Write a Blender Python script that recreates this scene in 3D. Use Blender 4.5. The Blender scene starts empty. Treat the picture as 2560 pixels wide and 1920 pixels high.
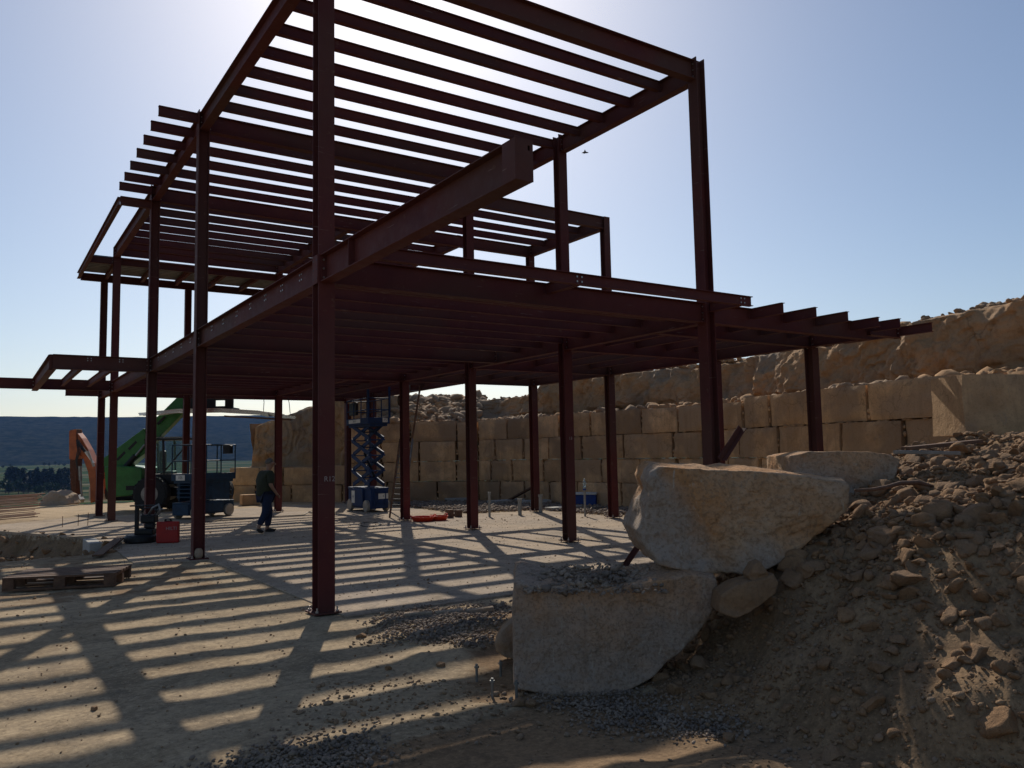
import bpy, math, random
import numpy as np
from mathutils import Vector, Matrix
random.seed(7); RNG = np.random.default_rng(11)
scene = bpy.context.scene
COL = scene.collection
PI = math.pi
# ------------------------------------------------------------------ camera, sky, sun, exposure
CAM = np.array([-3.397, -9.111, 1.773]); F = 2018.66; PITCH, ROLL, YAW = .0859, -.0199, .587
FW = np.array([math.sin(YAW)*math.cos(PITCH), math.cos(YAW)*math.cos(PITCH), math.sin(PITCH)])
RT0 = np.array([math.cos(YAW), -math.sin(YAW), 0.0]); UP0 = np.cross(RT0, FW)
RT = math.cos(ROLL)*RT0+math.sin(ROLL)*UP0; UP = -math.sin(ROLL)*RT0+math.cos(ROLL)*UP0
cd = bpy.data.cameras.new('camera'); cam = bpy.data.objects.new('camera', cd); COL.objects.link(cam)
cd.sensor_width = 36; cd.lens = 36*F/2560; cd.clip_start = .05; cd.clip_end = 30000
m = Matrix.Identity(4)
for i in range(3):
    m[i][0] = RT[i]; m[i][1] = UP[i]; m[i][2] = -FW[i]; m[i][3] = CAM[i]
cam.matrix_world = m; scene.camera = cam
EL = math.radians(36.5); AZ = math.atan2(.475, 1.0)
world = bpy.data.worlds.new('World'); scene.world = world; world.use_nodes = True
nt = world.node_tree; nt.nodes.clear()
sky = nt.nodes.new('ShaderNodeTexSky'); sky.sky_type = 'NISHITA'; sky.sun_disc = False
sky.sun_elevation = EL; sky.sun_rotation = AZ; sky.altitude = 200; sky.air_density = 1.0; sky.dust_density = 1.0; sky.ozone_density = 2.0
bg = nt.nodes.new('ShaderNodeBackground'); bg.inputs[1].default_value = .12
wo = nt.nodes.new('ShaderNodeOutputWorld'); nt.links.new(sky.outputs[0], bg.inputs[0]); nt.links.new(bg.outputs[0], wo.inputs[0])
sl = bpy.data.lights.new('sun', 'SUN'); sl.energy = 5.0; sl.angle = math.radians(.53); sl.color = (1, .93, .82)
so = bpy.data.objects.new('sun', sl); COL.objects.link(so)
sd = Vector((math.sin(AZ)*math.cos(EL), math.cos(AZ)*math.cos(EL), math.sin(EL)))
so.rotation_euler = sd.to_track_quat('Z', 'Y').to_euler(); so.location = (0, 0, 30)
scene.view_settings.view_transform = 'Standard'; scene.view_settings.look = 'None'
scene.view_settings.exposure = -.4; scene.view_settings.gamma = 1; scene.view_settings.use_curve_mapping = False
scene.render.engine = 'CYCLES'

# ------------------------------------------------------------------ helpers
def plan(a, d, z=0.0):            # a metres to the right of the camera, d metres ahead, height z
    f = np.array([math.sin(YAW), math.cos(YAW)]); r = np.array([f[1], -f[0]])
    p = CAM[:2]+a*r+d*f
    return np.array([p[0], p[1], z])
def at(px, py, d):                # the point at distance d ahead seen at that place of the photograph
    dr = FW+RT*(px-1280)/F-UP*(py-960)/F
    f = np.array([math.sin(YAW), math.cos(YAW)])
    return CAM+dr*d/(dr[:2]@f)
def gnd(px, py, z=0.0):
    dr = FW+RT*(px-1280)/F-UP*(py-960)/F
    return CAM+dr*(z-CAM[2])/dr[2]
def hsh(n):
    n = (n.astype(np.int64)*np.int64(1103515245)+12345) & 0x7fffffff
    n = ((n ^ (n >> 13))*np.int64(1274126177)) & 0x7fffffff
    return ((n ^ (n >> 16)) & 0xffffff)/float(0xffffff)
def noise3(P, seed=0):
    P = np.asarray(P, float); I = np.floor(P).astype(np.int64); f = P-I; f = f*f*(3-2*f)
    r = 0
    for dx in (0, 1):
        for dy in (0, 1):
            for dz in (0, 1):
                w = (f[:, 0] if dx else 1-f[:, 0])*(f[:, 1] if dy else 1-f[:, 1])*(f[:, 2] if dz else 1-f[:, 2])
                r = r+w*hsh((I[:, 0]+dx)*73856+(I[:, 1]+dy)*193499+(I[:, 2]+dz)*834927+seed*7919)
    return r*2-1
def fbm(P, octv=4, seed=0, gain=.5):
    P = np.asarray(P, float); a = 1.0; r = 0; t = 0
    for o in range(octv):
        r = r+a*noise3(P*(2**o)+o*17.3, seed+o); t += a; a *= gain
    return r/t
def link(o, parent=None, **props):
    COL.objects.link(o)
    if parent: o.parent = parent
    for k, v in props.items():
        if v: o[k] = v
    return o
def np_mesh(name, V, Fc, mats, smooth=False, midx=None):
    V = np.asarray(V, np.float32); me = bpy.data.meshes.new(name)
    Fc = np.asarray(Fc, np.int32); k = Fc.shape[1]
    me.vertices.add(len(V)); me.vertices.foreach_set('co', V.ravel())
    me.loops.add(Fc.size); me.loops.foreach_set('vertex_index', Fc.ravel())
    me.polygons.add(len(Fc)); me.polygons.foreach_set('loop_start', np.arange(0, Fc.size, k, dtype=np.int32))
    me.polygons.foreach_set('loop_total', np.full(len(Fc), k, np.int32))
    if smooth: me.polygons.foreach_set('use_smooth', np.ones(len(Fc), bool))
    for mm in (mats if isinstance(mats, (list, tuple)) else [mats]): me.materials.append(mm)
    if midx is not None: me.polygons.foreach_set('material_index', np.asarray(midx, np.int32))
    me.update(calc_edges=True); me.validate()
    return me
class MB:
    def __init__(s): s.v = []; s.f = []; s.smooth = False
    def add(s, vs, fs):
        n = len(s.v); s.v += [tuple(map(float, q)) for q in vs]; s.f += [tuple(n+i for i in f) for f in fs]; return s
    def box(s, x0, x1, y0, y1, z0, z1):
        return s.add([(x0, y0, z0), (x1, y0, z0), (x1, y1, z0), (x0, y1, z0), (x0, y0, z1), (x1, y0, z1), (x1, y1, z1), (x0, y1, z1)],
                     [(0, 3, 2, 1), (4, 5, 6, 7), (0, 1, 5, 4), (1, 2, 6, 5), (2, 3, 7, 6), (3, 0, 4, 7)])
    def sweep(s, prof, p0, p1, side, up):       # closed 2-D profile (a along side, b along up) from p0 to p1
        p0, p1, side, up = map(lambda q: np.array(q, float), (p0, p1, side, up)); n = len(prof)
        vs = [p0+side*a+up*b for a, b in prof]+[p1+side*a+up*b for a, b in prof]
        fs = [(i, (i+1) % n, n+(i+1) % n, n+i) for i in range(n)]+[tuple(range(n-1, -1, -1)), tuple(range(n, 2*n))]
        return s.add(vs, fs)
    def bar(s, p0, p1, w, h, up=(0, 0, 1)):
        p0 = np.array(p0, float); p1 = np.array(p1, float); d = p1-p0; d /= np.linalg.norm(d)
        up = np.array(up, float)
        if abs(d@up) > .98: up = np.array([1., 0, 0])
        sd_ = np.cross(d, up); sd_ /= np.linalg.norm(sd_); u2 = np.cross(sd_, d)
        return s.sweep([(-w/2, -h/2), (w/2, -h/2), (w/2, h/2), (-w/2, h/2)], p0, p1, sd_, u2)
    def tube(s, pts, r, n=8, caps=True):
        pts = [np.array(p, float) for p in pts]; base = len(s.v); rr = r if isinstance(r, (list, tuple)) else [r]*len(pts)
        pr = None; vs = []
        for i, p in enumerate(pts):
            d = pts[min(i+1, len(pts)-1)]-pts[max(i-1, 0)]; d /= (np.linalg.norm(d)+1e-9)
            if pr is None:
                pr = np.cross(d, [0, 0, 1.]) if abs(d[2]) < .95 else np.cross(d, [1., 0, 0])
            pr = pr-d*(pr@d); pr /= np.linalg.norm(pr); q = np.cross(d, pr)
            for k in range(n):
                t = 2*PI*k/n; vs.append(p+(pr*math.cos(t)+q*math.sin(t))*rr[i])
        fs = []
        for i in range(len(pts)-1):
            for k in range(n):
                fs.append((i*n+k, i*n+(k+1) % n, (i+1)*n+(k+1) % n, (i+1)*n+k))
        if caps: fs += [tuple(range(n-1, -1, -1)), tuple(range((len(pts)-1)*n, len(pts)*n))]
        return s.add(vs, fs)
    def lathe(s, prof, c=(0, 0, 0), n=20, ax='z'):  # profile of (radius, height)
        vs = []
        for r, h in prof:
            for k in range(n):
                t = 2*PI*k/n; x, y = r*math.cos(t), r*math.sin(t)
                q = (x, y, h) if ax == 'z' else ((h, x, y) if ax == 'x' else (x, h, y)); vs.append((q[0]+c[0], q[1]+c[1], q[2]+c[2]))
        fs = []; flip = ax == 'y'
        for i in range(len(prof)-1):
            for k in range(n):
                f = (i*n+k, i*n+(k+1) % n, (i+1)*n+(k+1) % n, (i+1)*n+k); fs.append(f[::-1] if flip else f)
        fs += [tuple(range(n-1, -1, -1)), tuple(range((len(prof)-1)*n, len(prof)*n))]
        return s.add(vs, fs)
    def prism(s, poly, y0, y1):        # (x,z) outline given depth y0..y1
        n = len(poly); vs = [(x, y0, z) for x, z in poly]+[(x, y1, z) for x, z in poly]
        return s.add(vs, [tuple(range(n)), tuple(range(2*n-1, n-1, -1))]+[(i, n+i, n+(i+1) % n, (i+1) % n) for i in range(n)])
    def build(s, name, mat, parent=None, off=None, bevel=0, **props):
        me = bpy.data.meshes.new(name); v = s.v
        if off is not None: v = [(a-off[0], b-off[1], c-off[2]) for a, b, c in v]
        me.from_pydata(v, [], s.f); me.materials.append(mat); me.update()
        if s.smooth: me.polygons.foreach_set('use_smooth', [True]*len(me.polygons))
        o = bpy.data.objects.new(name, me); link(o, parent, **props)
        if bevel:
            b = o.modifiers.new('bevel', 'BEVEL'); b.width = bevel; b.segments = 2; b.limit_method = 'ANGLE'
        return o
def empty(name, loc, rz=0, **props):
    o = bpy.data.objects.new(name, None); o.location = tuple(map(float, loc)); o.rotation_euler = (0, 0, rz); o.empty_display_size = .2
    return link(o, None, **props)
def meshobj(name, me, parent=None, loc=None, **props):
    o = bpy.data.objects.new(name, me)
    if loc is not None: o.location = tuple(map(float, loc))
    return link(o, parent, **props)
def text(name, body, size, mat, parent, loc, rot, ext=.001, align='CENTER'):
    cu = bpy.data.curves.new(name, 'FONT'); cu.body = body; cu.size = size; cu.extrude = ext; cu.align_x = align; cu.align_y = 'CENTER'
    t = bpy.data.objects.new(name, cu); COL.objects.link(t)
    me = bpy.data.meshes.new_from_object(t.evaluated_get(bpy.context.evaluated_depsgraph_get()))
    bpy.data.objects.remove(t); bpy.data.curves.remove(cu); me.materials.clear(); me.materials.append(mat); me.name = name
    o = bpy.data.objects.new(name, me); o.location = loc; o.rotation_euler = rot; return link(o, parent)
# ------------------------------------------------------------------ materials
class NT:
    def __init__(s, name):
        s.m = bpy.data.materials.new(name); s.m.use_nodes = True; s.t = s.m.node_tree; s.b = s.t.nodes['Principled BSDF']
        s.co = s.t.nodes.new('ShaderNodeTexCoord').outputs['Object']; s.geo = s.t.nodes.new('ShaderNodeNewGeometry')
    def n(s, ty, **kw):
        x = s.t.nodes.new(ty)
        for k, v in kw.items():
            if hasattr(x, k): setattr(x, k, v)
            else: x.inputs[k.replace('_', ' ')].default_value = v
        return x
    def l(s, a, b): s.t.links.new(a, b)
    def map(s, src, sc):
        mp = s.n('ShaderNodeMapping'); mp.inputs['Scale'].default_value = sc; s.l(src, mp.inputs[0]); return mp.outputs[0]
    def noise(s, scale, det=5, rough=.6, src=None, dist=0):
        x = s.n('ShaderNodeTexNoise', Scale=scale, Detail=det, Roughness=rough, Distortion=dist); s.l(src or s.co, x.inputs['Vector']); return x.outputs['Fac']
    def voro(s, scale, feat='F1', src=None):
        x = s.n('ShaderNodeTexVoronoi', feature=feat); x.inputs['Scale'].default_value = scale; s.l(src or s.co, x.inputs['Vector']); return x.outputs['Distance']
    def ramp(s, fac, a, b, ca=(0, 0, 0, 1), cb=(1, 1, 1, 1)):
        if b < a: a, b, ca, cb = b, a, cb, ca
        r = s.n('ShaderNodeValToRGB'); r.color_ramp.elements[0].position = a; r.color_ramp.elements[1].position = b
        r.color_ramp.elements[0].color = ca; r.color_ramp.elements[1].color = cb; s.l(fac, r.inputs[0]); return r.outputs[0]
    def mix(s, fac, a, b, mode='MIX'):
        x = s.n('ShaderNodeMix', data_type='RGBA', blend_type=mode)
        for v, i in ((fac, 0), (a, 6), (b, 7)):
            if isinstance(v, (int, float)): x.inputs[i].default_value = v
            elif isinstance(v, tuple): x.inputs[i].default_value = v if len(v) == 4 else v+(1,)
            else: s.l(v, x.inputs[i])
        return x.outputs[2]
    def math(s, op, a, b=0.0):
        x = s.n('ShaderNodeMath', operation=op)
        for v, i in ((a, 0), (b, 1)):
            if isinstance(v, (int, float)): x.inputs[i].default_value = v
            else: s.l(v, x.inputs[i])
        return x.outputs[0]
    def bump(s, h, strength=.5, dist=.02, prev=None):
        x = s.n('ShaderNodeBump'); x.inputs['Strength'].default_value = strength; x.inputs['Distance'].default_value = dist; s.l(h, x.inputs['Height'])
        if prev: s.l(prev, x.inputs['Normal'])
        return x.outputs[0]
    def done(s, col, rough=.8, normal=None, metal=0, spec=.3):
        if isinstance(col, tuple): s.b.inputs['Base Color'].default_value = col+(1,) if len(col) == 3 else col
        else: s.l(col, s.b.inputs['Base Color'])
        if isinstance(rough, (int, float)): s.b.inputs['Roughness'].default_value = rough
        else: s.l(rough, s.b.inputs['Roughness'])
        if normal: s.l(normal, s.b.inputs['Normal'])
        s.b.inputs['Metallic'].default_value = metal; s.b.inputs['Specular IOR Level'].default_value = spec
        return s.m
def simple(name, c, rough=.6, metal=0, var=.25, scale=6, bump=.1, dust=.12):
    t = NT(name); f = t.noise(scale, 5, .65); g = t.noise(scale*6, 3)
    dk = tuple(x*(1-var) for x in c); lt = tuple(min(1, x*(1+var)) for x in c)
    col = t.mix(t.ramp(f, .35, .68), dk, lt); col = t.mix(t.math('MULTIPLY', t.ramp(g, .55, .75), dust), col, (.22, .18, .14))
    return t.done(col, t.ramp(f, .2, .8, (rough*.8,)*3+(1,), (min(1, rough*1.2),)*3+(1,)), t.bump(g, bump, .01), metal)
def steel_mat(name, c1, c2, c3):
    t = NT(name); P = t.geo.outputs['Position']
    f = t.noise(.9, 6, .65, P, .4); g = t.noise(7, 5, .7, P); k = t.noise(38, 3, .6, P); big = t.noise(.35, 3, .5, P)
    col = t.mix(t.ramp(f, .38, .66), c1, c2); col = t.mix(t.math('MULTIPLY', t.ramp(big, .45, .6), .7), col, c3)
    col = t.mix(t.math('MULTIPLY', t.ramp(g, .62, .78), .55), col, (.20, .14, .10))
    sc = t.noise(3, 4, .5, t.map(P, (1, 1, 9)))
    col = t.mix(t.math('MULTIPLY', t.ramp(sc, .68, .74), .4), col, (.30, .22, .18))
    return t.done(col, t.ramp(g, .3, .8, (.6,)*3+(1,), (.85,)*3+(1,)), t.bump(k, .12, .004, t.bump(g, .1, .01)), 0, .2)
def stone_mat(name, c1, c2, c3, scale=1.0, streak=.5, bump=.6, k=.66, var=0.0, crack=.5, vein=(.34, .30, .25), grain=.35):
    c1, c2, c3 = [tuple(x*k*w for x, w in zip(c, (1.14, .94, .77))) for c in (c1, c2, c3)]
    t = NT(name); P = t.geo.outputs['Position']
    f = t.noise(1.3*scale, 6, .62, P, .3); g = t.noise(6*scale, 6, .7, P, .2); h = t.noise(28*scale, 4, .7, P); gr = t.noise(.7*scale, 3, .5, t.map(P, (1, 1, 1)))
    col = t.mix(t.ramp(f, .42, .58), c1, c2); col = t.mix(t.ramp(gr, .47, .56), col, c3)
    col = t.mix(t.math('MULTIPLY', t.ramp(g, .5, .72), .55), col, tuple(x*.55 for x in c2))
    w = t.noise(2.2*scale, 5, .6, t.map(P, (3.2, 3.2, .8)), 2.5)
    col = t.mix(t.math('MULTIPLY', t.ramp(w, .62, .70), streak), col, vein)
    oi = t.n('ShaderNodeObjectInfo'); rv = t.ramp(oi.outputs['Random'], 0, 1, (.74, .73, .72, 1), (1.18, 1.16, 1.12, 1)); col = t.mix(var, col, rv, 'MULTIPLY')
    vs_ = t.noise(1.6*scale, 4, .6, t.map(P, (4, 4, .5)), .6); col = t.mix(t.math('MULTIPLY', t.ramp(vs_, .52, .66), .35), col, tuple(x*.62 for x in c1)); 
    pit = t.voro(14*scale, 'F1', P)
    col = t.mix(t.math('MULTIPLY', t.ramp(h, .6-grain*.2, .7-grain*.12), grain), col, tuple(x*.4 for x in c1))
    ns = t.n('ShaderNodeTexNoise', Scale=1.7*scale, Detail=5.0); t.l(P, ns.inputs['Vector']); ad = t.n('ShaderNodeVectorMath', operation='ADD'); t.l(P, ad.inputs[0]); t.l(ns.outputs['Color'], ad.inputs[1])
    ck = t.voro(1.5*scale, 'DISTANCE_TO_EDGE', ad.outputs[0]); msk = t.ramp(t.noise(.9*scale, 2, .5, P), .45, .6); line = t.math('MULTIPLY', t.ramp(ck, .022, .0), msk)
    col = t.mix(t.math('MULTIPLY', line, crack), col, tuple(x*.3 for x in c1))
    n1 = t.bump(g, bump*.8, .05, t.bump(line, -.8*crack if crack else 0.0, .03)); n2 = t.bump(h, bump*.6, .012+grain*.012, n1); n3 = t.bump(t.ramp(pit, .0, .35), bump*.25, .01, n2)
    return t.done(col, .92, n3, 0, .15)
def soil_col(t, c1, c2, c3, speck=(.5, .45, .36), gsc=1.0, k=.92):
    c1, c2, c3, speck = [tuple(x*k*w for x, w in zip(c, (1.13, 1.05, 1.0))) for c in (c1, c2, c3, speck)]; P = t.geo.outputs['Position']
    a = t.noise(.45*gsc, 5, .6, P, .5); b = t.noise(3.5*gsc, 6, .7, P); c = t.noise(22*gsc, 5, .75, P); v = t.voro(34*gsc, 'F1', P)
    col = t.mix(t.ramp(a, .36, .64), c1, c2); col = t.mix(t.math('MULTIPLY', t.ramp(b, .50, .66), .8), col, c3); st = t.noise(1.3*gsc, 7, .72, P, 1.0); col = t.mix(t.math('MULTIPLY', t.ramp(st, .54, .66), .6), col, tuple(x*.6 for x in c3)); col = t.mix(t.math('MULTIPLY', t.ramp(st, .46, .34), .55), col, tuple(x*1.25 for x in c2))
    dr = t.noise(1.0*gsc, 6, .7, t.map(P, (.35, 2.6, 1)), .5); col = t.mix(t.math('MULTIPLY', t.ramp(dr, .52, .62), .42), col, tuple(x*.55 for x in c3)); big = t.noise(.22*gsc, 5, .7, P, 1.0); col = t.mix(t.math('MULTIPLY', t.ramp(big, .50, .58), .35), col, tuple(x*w for x, w in zip(c3, (.8, .7, .55))))
    col = t.mix(t.math('MULTIPLY', t.ramp(c, .50, .64), .6), col, tuple(x*.5 for x in c1)); col = t.mix(t.math('MULTIPLY', t.ramp(c, .46, .36), .5), col, tuple(x*1.3 for x in c2))
    v2 = t.voro(11*gsc, 'F1', P)
    col = t.mix(t.math('MULTIPLY', t.ramp(v, .16, .10), .6), col, speck)
    n = t.bump(b, .5, .03); n = t.bump(c, .6, .012, n); n = t.bump(t.ramp(v, .05, .3), .35, .008, n)
    return col, n
def soil_mat(name, sets, attrs=()):
    t = NT(name); col, n = soil_col(t, *sets[0])
    for s_, a_ in zip(sets[1:], attrs):
        c2, _ = soil_col(t, *s_); at_ = t.n('ShaderNodeAttribute', attribute_name=a_); nz = t.noise(2.6, 6, .7, t.geo.outputs['Position'])
        f = t.ramp(t.math('ADD', at_.outputs['Fac'], t.math('MULTIPLY', t.math('SUBTRACT', nz, .5), .9)), .42, .58)
        col = t.mix(f, col, c2)
    return t.done(col, .95, n, 0, .1)
M = {}
M['steel'] = steel_mat('red_oxide_steel', (.084, .020, .020), (.116, .031, .026), (.084, .041, .031))
M['bolt'] = simple('zinc_bolt', (.42, .38, .36), .35, .8)
M['galv'] = simple('galvanised_sheet', (.22, .22, .21), .4, .6)
M['stone_a'] = stone_mat('pale_limestone', (.31, .235, .155), (.40, .315, .215), (.25, .205, .155), 1.0, .35, k=1.45, var=1.0)
M['stone_b'] = stone_mat('boulder_limestone', (.33, .26, .19), (.31, .19, .10), (.235, .225, .215), 1.0, .8, 1.0, k=1.3, crack=.35, vein=(.44, .37, .29), grain=.6)
M['stone_c'] = stone_mat('boulder_grey_limestone', (.30, .25, .21), (.30, .21, .14), (.24, .22, .205), 1.5, .9, 1.0, k=1.3, crack=.35, vein=(.44, .37, .29), grain=.6)
M['cliff'] = stone_mat('cliff_rock', (.30, .215, .135), (.24, .175, .11), (.21, .18, .145), .55, .15, 1.0, k=1.3)
M['rubble'] = stone_mat('rubble_stone', (.33, .255, .18), (.25, .19, .135), (.26, .225, .185), 3.0, .1, .7, k=1.0)
M['soilstone'] = stone_mat('soil_covered_stone', (.30, .215, .14), (.24, .17, .11), (.25, .19, .135), 4.0, .0, .8, k=1.0)
M['whiterock'] = stone_mat('white_rock', (.5, .45, .38), (.42, .36, .28), (.45, .42, .38), 3.0, .2, .7, k=0.8)
M['gravel'] = stone_mat('grey_gravel', (.24, .225, .21), (.30, .275, .25), (.18, .17, .165), 5.0, .0, .5, k=1.0)
M['ground'] = soil_mat('dusty_ground', [((.33, .265, .175), (.41, .33, .215), (.25, .205, .145)), ((.22, .15, .088), (.265, .185, .108), (.17, .122, .078), (.36, .26, .17), 1.3), ((.42, .33, .21), (.46, .36, .23), (.36, .28, .18))], ['dirt', 'sand'])
M['slab'] = soil_mat('dusty_concrete', [((.37, .32, .26), (.42, .345, .25), (.28, .24, .185), (.42, .4, .36), .8)])
M['concrete'] = simple('concrete', (.38, .36, .32), .9, 0, .15, 8, .2)
M['blue'] = simple('blue_paint', (.010, .030, .095), .7, 0, .3, 5)
M['blue_b'] = simple('worn_blue_paint', (.012, .038, .075), .6, 0, .3, 5)
M['green'] = simple('green_paint', (.03, .15, .03), .4, 0, .2, 3)
M['orange'] = simple('orange_paint', (.36, .095, .03), .45, 0, .25, 3)
M['orange_pl'] = simple('orange_plastic', (.62, .045, .012), .4, 0, .12, 4)
M['red'] = simple('red_plastic', (.33, .015, .012), .45, 0, .15, 6)
M['black'] = simple('black_metal', (.016, .016, .018), .5, .2)
M['rubber'] = simple('rubber', (.03, .03, .03), .85)
M['rim'] = simple('pale_wheel', (.34, .30, .25), .6, 0, .2, 8)
M['white'] = simple('white_paint', (.62, .62, .58), .5, 0, .08, 8)
M['pvc'] = simple('grey_pvc_pipe', (.24, .24, .22), .5, 0, .1)
M['wood'] = simple('weathered_wood', (.13, .072, .045), .85, 0, .35, 10, .4)
M['rust'] = simple('rusty_rebar', (.11, .045, .025), .8, .2, .4, 14)
M['silver'] = simple('silver_sheet', (.6, .6, .62), .22, .9, .1)
M['cable'] = simple('dark_cable', (.03, .03, .032), .6)
M['skin'] = simple('skin', (.30, .17, .11), .55, 0, .1)
M['hair'] = simple('grey_hair', (.13, .115, .10), .8, 0, .3, 40)
M['shirt'] = simple('olive_shirt', (.035, .038, .022), .9, 0, .15, 10)
M['jeans'] = simple('dark_jeans', (.016, .024, .055), .9, 0, .2, 14)
M['shoe'] = simple('dark_shoe', (.03, .027, .025), .7)
M['cooler'] = simple('blue_cooler', (.012, .045, .21), .45)
M['chalk'] = simple('chalk_marks', (.32, .26, .24), .95, 0, .2, 60)
M['ink'] = simple('placard_ink', (.03, .035, .05), .6)
M['bark'] = simple('bark', (.07, .05, .035), .9)
t = NT('bottle_plastic'); t.b.inputs['Transmission Weight'].default_value = .85; t.b.inputs['IOR'].default_value = 1.2; M['bottle'] = t.done((.75, .9, .95), .12)
t = NT('cab_glass'); t.b.inputs['Transmission Weight'].default_value = .9; t.b.inputs['IOR'].default_value = 1.1; M['glass'] = t.done((.55, .75, .68), .08)
t = NT('leaf_green'); P = t.geo.outputs['Position']; M['leaf'] = t.done(t.mix(t.ramp(t.noise(.15, 3, .5, P), .4, .6), (.022, .042, .022), (.045, .075, .03)), .8)
t = NT('leaf_dark'); M['leafd'] = t.done(t.mix(t.ramp(t.noise(.3, 3, .5, t.geo.outputs['Position']), .4, .6), (.014, .028, .022), (.028, .048, .03)), .85)
t = NT('hill_scrub'); P = t.geo.outputs['Position']
M['hill'] = t.done(t.mix(t.ramp(t.noise(.03, 6, .75, P), .42, .6), (.010, .020, .018), (.032, .038, .030)), .95, spec=0)
t = NT('valley_fields'); P = t.geo.outputs['Position']
rot = t.n('ShaderNodeMapping'); rot.inputs['Rotation'].default_value = (0, 0, -YAW*-1.0); rot.inputs['Scale'].default_value = (.0035, .016, 1); t.l(P, rot.inputs[0])
vf = t.n('ShaderNodeTexVoronoi'); vf.inputs['Scale'].default_value = 1.2; t.l(rot.outputs[0], vf.inputs['Vector'])
r = t.n('ShaderNodeValToRGB'); r.color_ramp.interpolation = 'CONSTANT'
els = r.color_ramp.elements; els[0].color = (.04, .065, .035, 1); els[1].position = .3; els[1].color = (.12, .12, .065, 1)
for ps, cc in ((.48, (.065, .10, .045, 1)), (.68, (.22, .19, .12, 1)), (.82, (.045, .07, .04, 1))): e = els.new(ps); e.color = cc
t.l(vf.outputs['Color'], r.inputs[0]); M['field'] = t.done(t.mix(t.math('MULTIPLY', t.noise(.05, 5, .7, P), .7), r.outputs[0], (.018, .03, .018)), .95, spec=0)
del t
# ------------------------------------------------------------------ ground, slab, valley, hills
def sstep(x, a, b):
    t = np.clip((x-a)/(b-a), 0, 1); return t*t*(3-2*t)
def poly_dist(X, Y, poly):                 # signed distance, positive inside
    poly = np.array(poly, float); n = len(poly); ins = np.zeros(X.shape, bool); d = np.full(X.shape, 1e9)
    for i in range(n):
        x1, y1 = poly[i]; x2, y2 = poly[(i+1) % n]
        c = ((y1 > Y) != (y2 > Y)) & (X < (x2-x1)*(Y-y1)/(y2-y1+1e-12)+x1); ins ^= c
        t = np.clip(((X-x1)*(x2-x1)+(Y-y1)*(y2-y1))/((x2-x1)**2+(y2-y1)**2), 0, 1)
        d = np.minimum(d, np.hypot(X-(x1+t*(x2-x1)), Y-(y1+t*(y2-y1))))
    return np.where(ins, d, -d)
SLAB = [(.12, -.4), (11.3, -.4), (11.3, 11.6), (8.95, 11.9), (8.95, 20.8), (-.5, 20.9), (-2.9, 18.9), (-9, 20.3), (-9, 17.9), (-2.85, 16.6), (-1.05, 12.3), (-.97, 9.0), (-1.03, 6.35), (.12, 6.0)]
TRENCH = [(-.98, 8.9), (-.98, 12.1), (-2.8, 16.5), (-9, 17.8), (-9, 9.2), (-3, 8.7)]
MA = ([-.2, .8, 1.32, 1.7, 1.95, 2.5, 3, 3.5, 4.4, 5.7, 9, 20], [0, .0, .18, .47, .75, 1.0, 1.24, 1.36, 1.52, 1.72, 2.0, 2.3])
def mound(a, d):
    h = np.interp(a, *MA); df = np.interp(a, [.8, 1.6, 2.3, 4, 8], [5.9, 5.0, 4.2, 3.0, 1.0])
    back = np.interp(a, [1, 3.2, 4.2, 6, 9], [8.2, 8.8, 10.2, 11.5, 13.5])
    return h*(.42*sstep(d, df-.1, df+.7)+.58*sstep(d, df+.35, df+2.6))*(1-sstep(d, back, back+1.5))
def ground_z(X, Y):
    dx = X-CAM[0]; dy = Y-CAM[1]; d = dx*math.sin(YAW)+dy*math.cos(YAW); a = dx*math.cos(YAW)-dy*math.sin(YAW); r = np.hypot(dx, dy)
    P = np.stack([X, Y, X*0], 1)
    z = -.018+.012*fbm(P*1.1, 3, 3)
    near = r < 60
    z = z+np.where(near, .02*fbm(P*3.2, 4, 5)*sstep(-poly_dist(X, Y, SLAB), -.02, .4)*sstep(r*0+np.abs(a-(-.6)), 8, 1), 0)
    # low ridges of spoil in front of the boulders and by the wall
    z = z+.10*np.exp(-((a-.9)/1.3)**2-((d-4.55)/.28)**2)*(1+.8*fbm(P*2, 3, 8))
    z = z+.07*np.exp(-((a+.35)/.9)**2-((d-8.6)/.5)**2)*(1+fbm(P*3, 3, 9))+.05*np.exp(-((a+.2)/.8)**2-((d-7.4)/.5)**2)*(1+fbm(P*3, 3, 19))
    mo = mound(a, d); z = z+mo*(1+.10*fbm(P*1.2, 4, 11))+np.where(mo > .03, .09*fbm(P*2.6, 5, 12)+.05*fbm(P*7, 4, 15)+.02*fbm(P*21, 3, 16), 0)*np.clip(mo*3, 0, 1)
    td = poly_dist(X, Y, TRENCH); near_side = sstep(Y, 9.0, 11.5); w_ = .16*near_side+1.3*(1-near_side)
    tz = -.04-.50*np.clip(td/(w_+.22*(1+fbm(P*1.5, 3, 21))), 0, 1)**.8+.10*fbm(P*1.3, 3, 22)*(td > .1)+.06*fbm(P*4, 4, 23)+.03*fbm(P*11, 3, 24)
    z = np.where(td > 0, tz, z)
    s_in = poly_dist(X, Y, SLAB); z = np.where(s_in > .03, np.minimum(z, -.04), z)
    # spoil heaps left rear, plateau edge, fall to the valley, rise to the hills
    z = z+np.where(near, .35*np.exp(-((a+20.5)/4)**2-((d-27)/3)**2)*(1+.5*fbm(P*.8, 4, 25)), 0)
    far = sstep(r, 39, 95); z = z*(1-far)+far*(-27+1.5*fbm(P*.01, 3, 30)+26*sstep(r, 900, 2900))
    return z
ang_f = np.radians(np.linspace(-44, 44, 560)); ang_b = np.radians(np.linspace(48, 312, 46)); ANG = np.concatenate([ang_f, ang_b])+YAW
rs = [.25]
while rs[-1] < 60: rs.append(rs[-1]*1.0115+.004)
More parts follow.
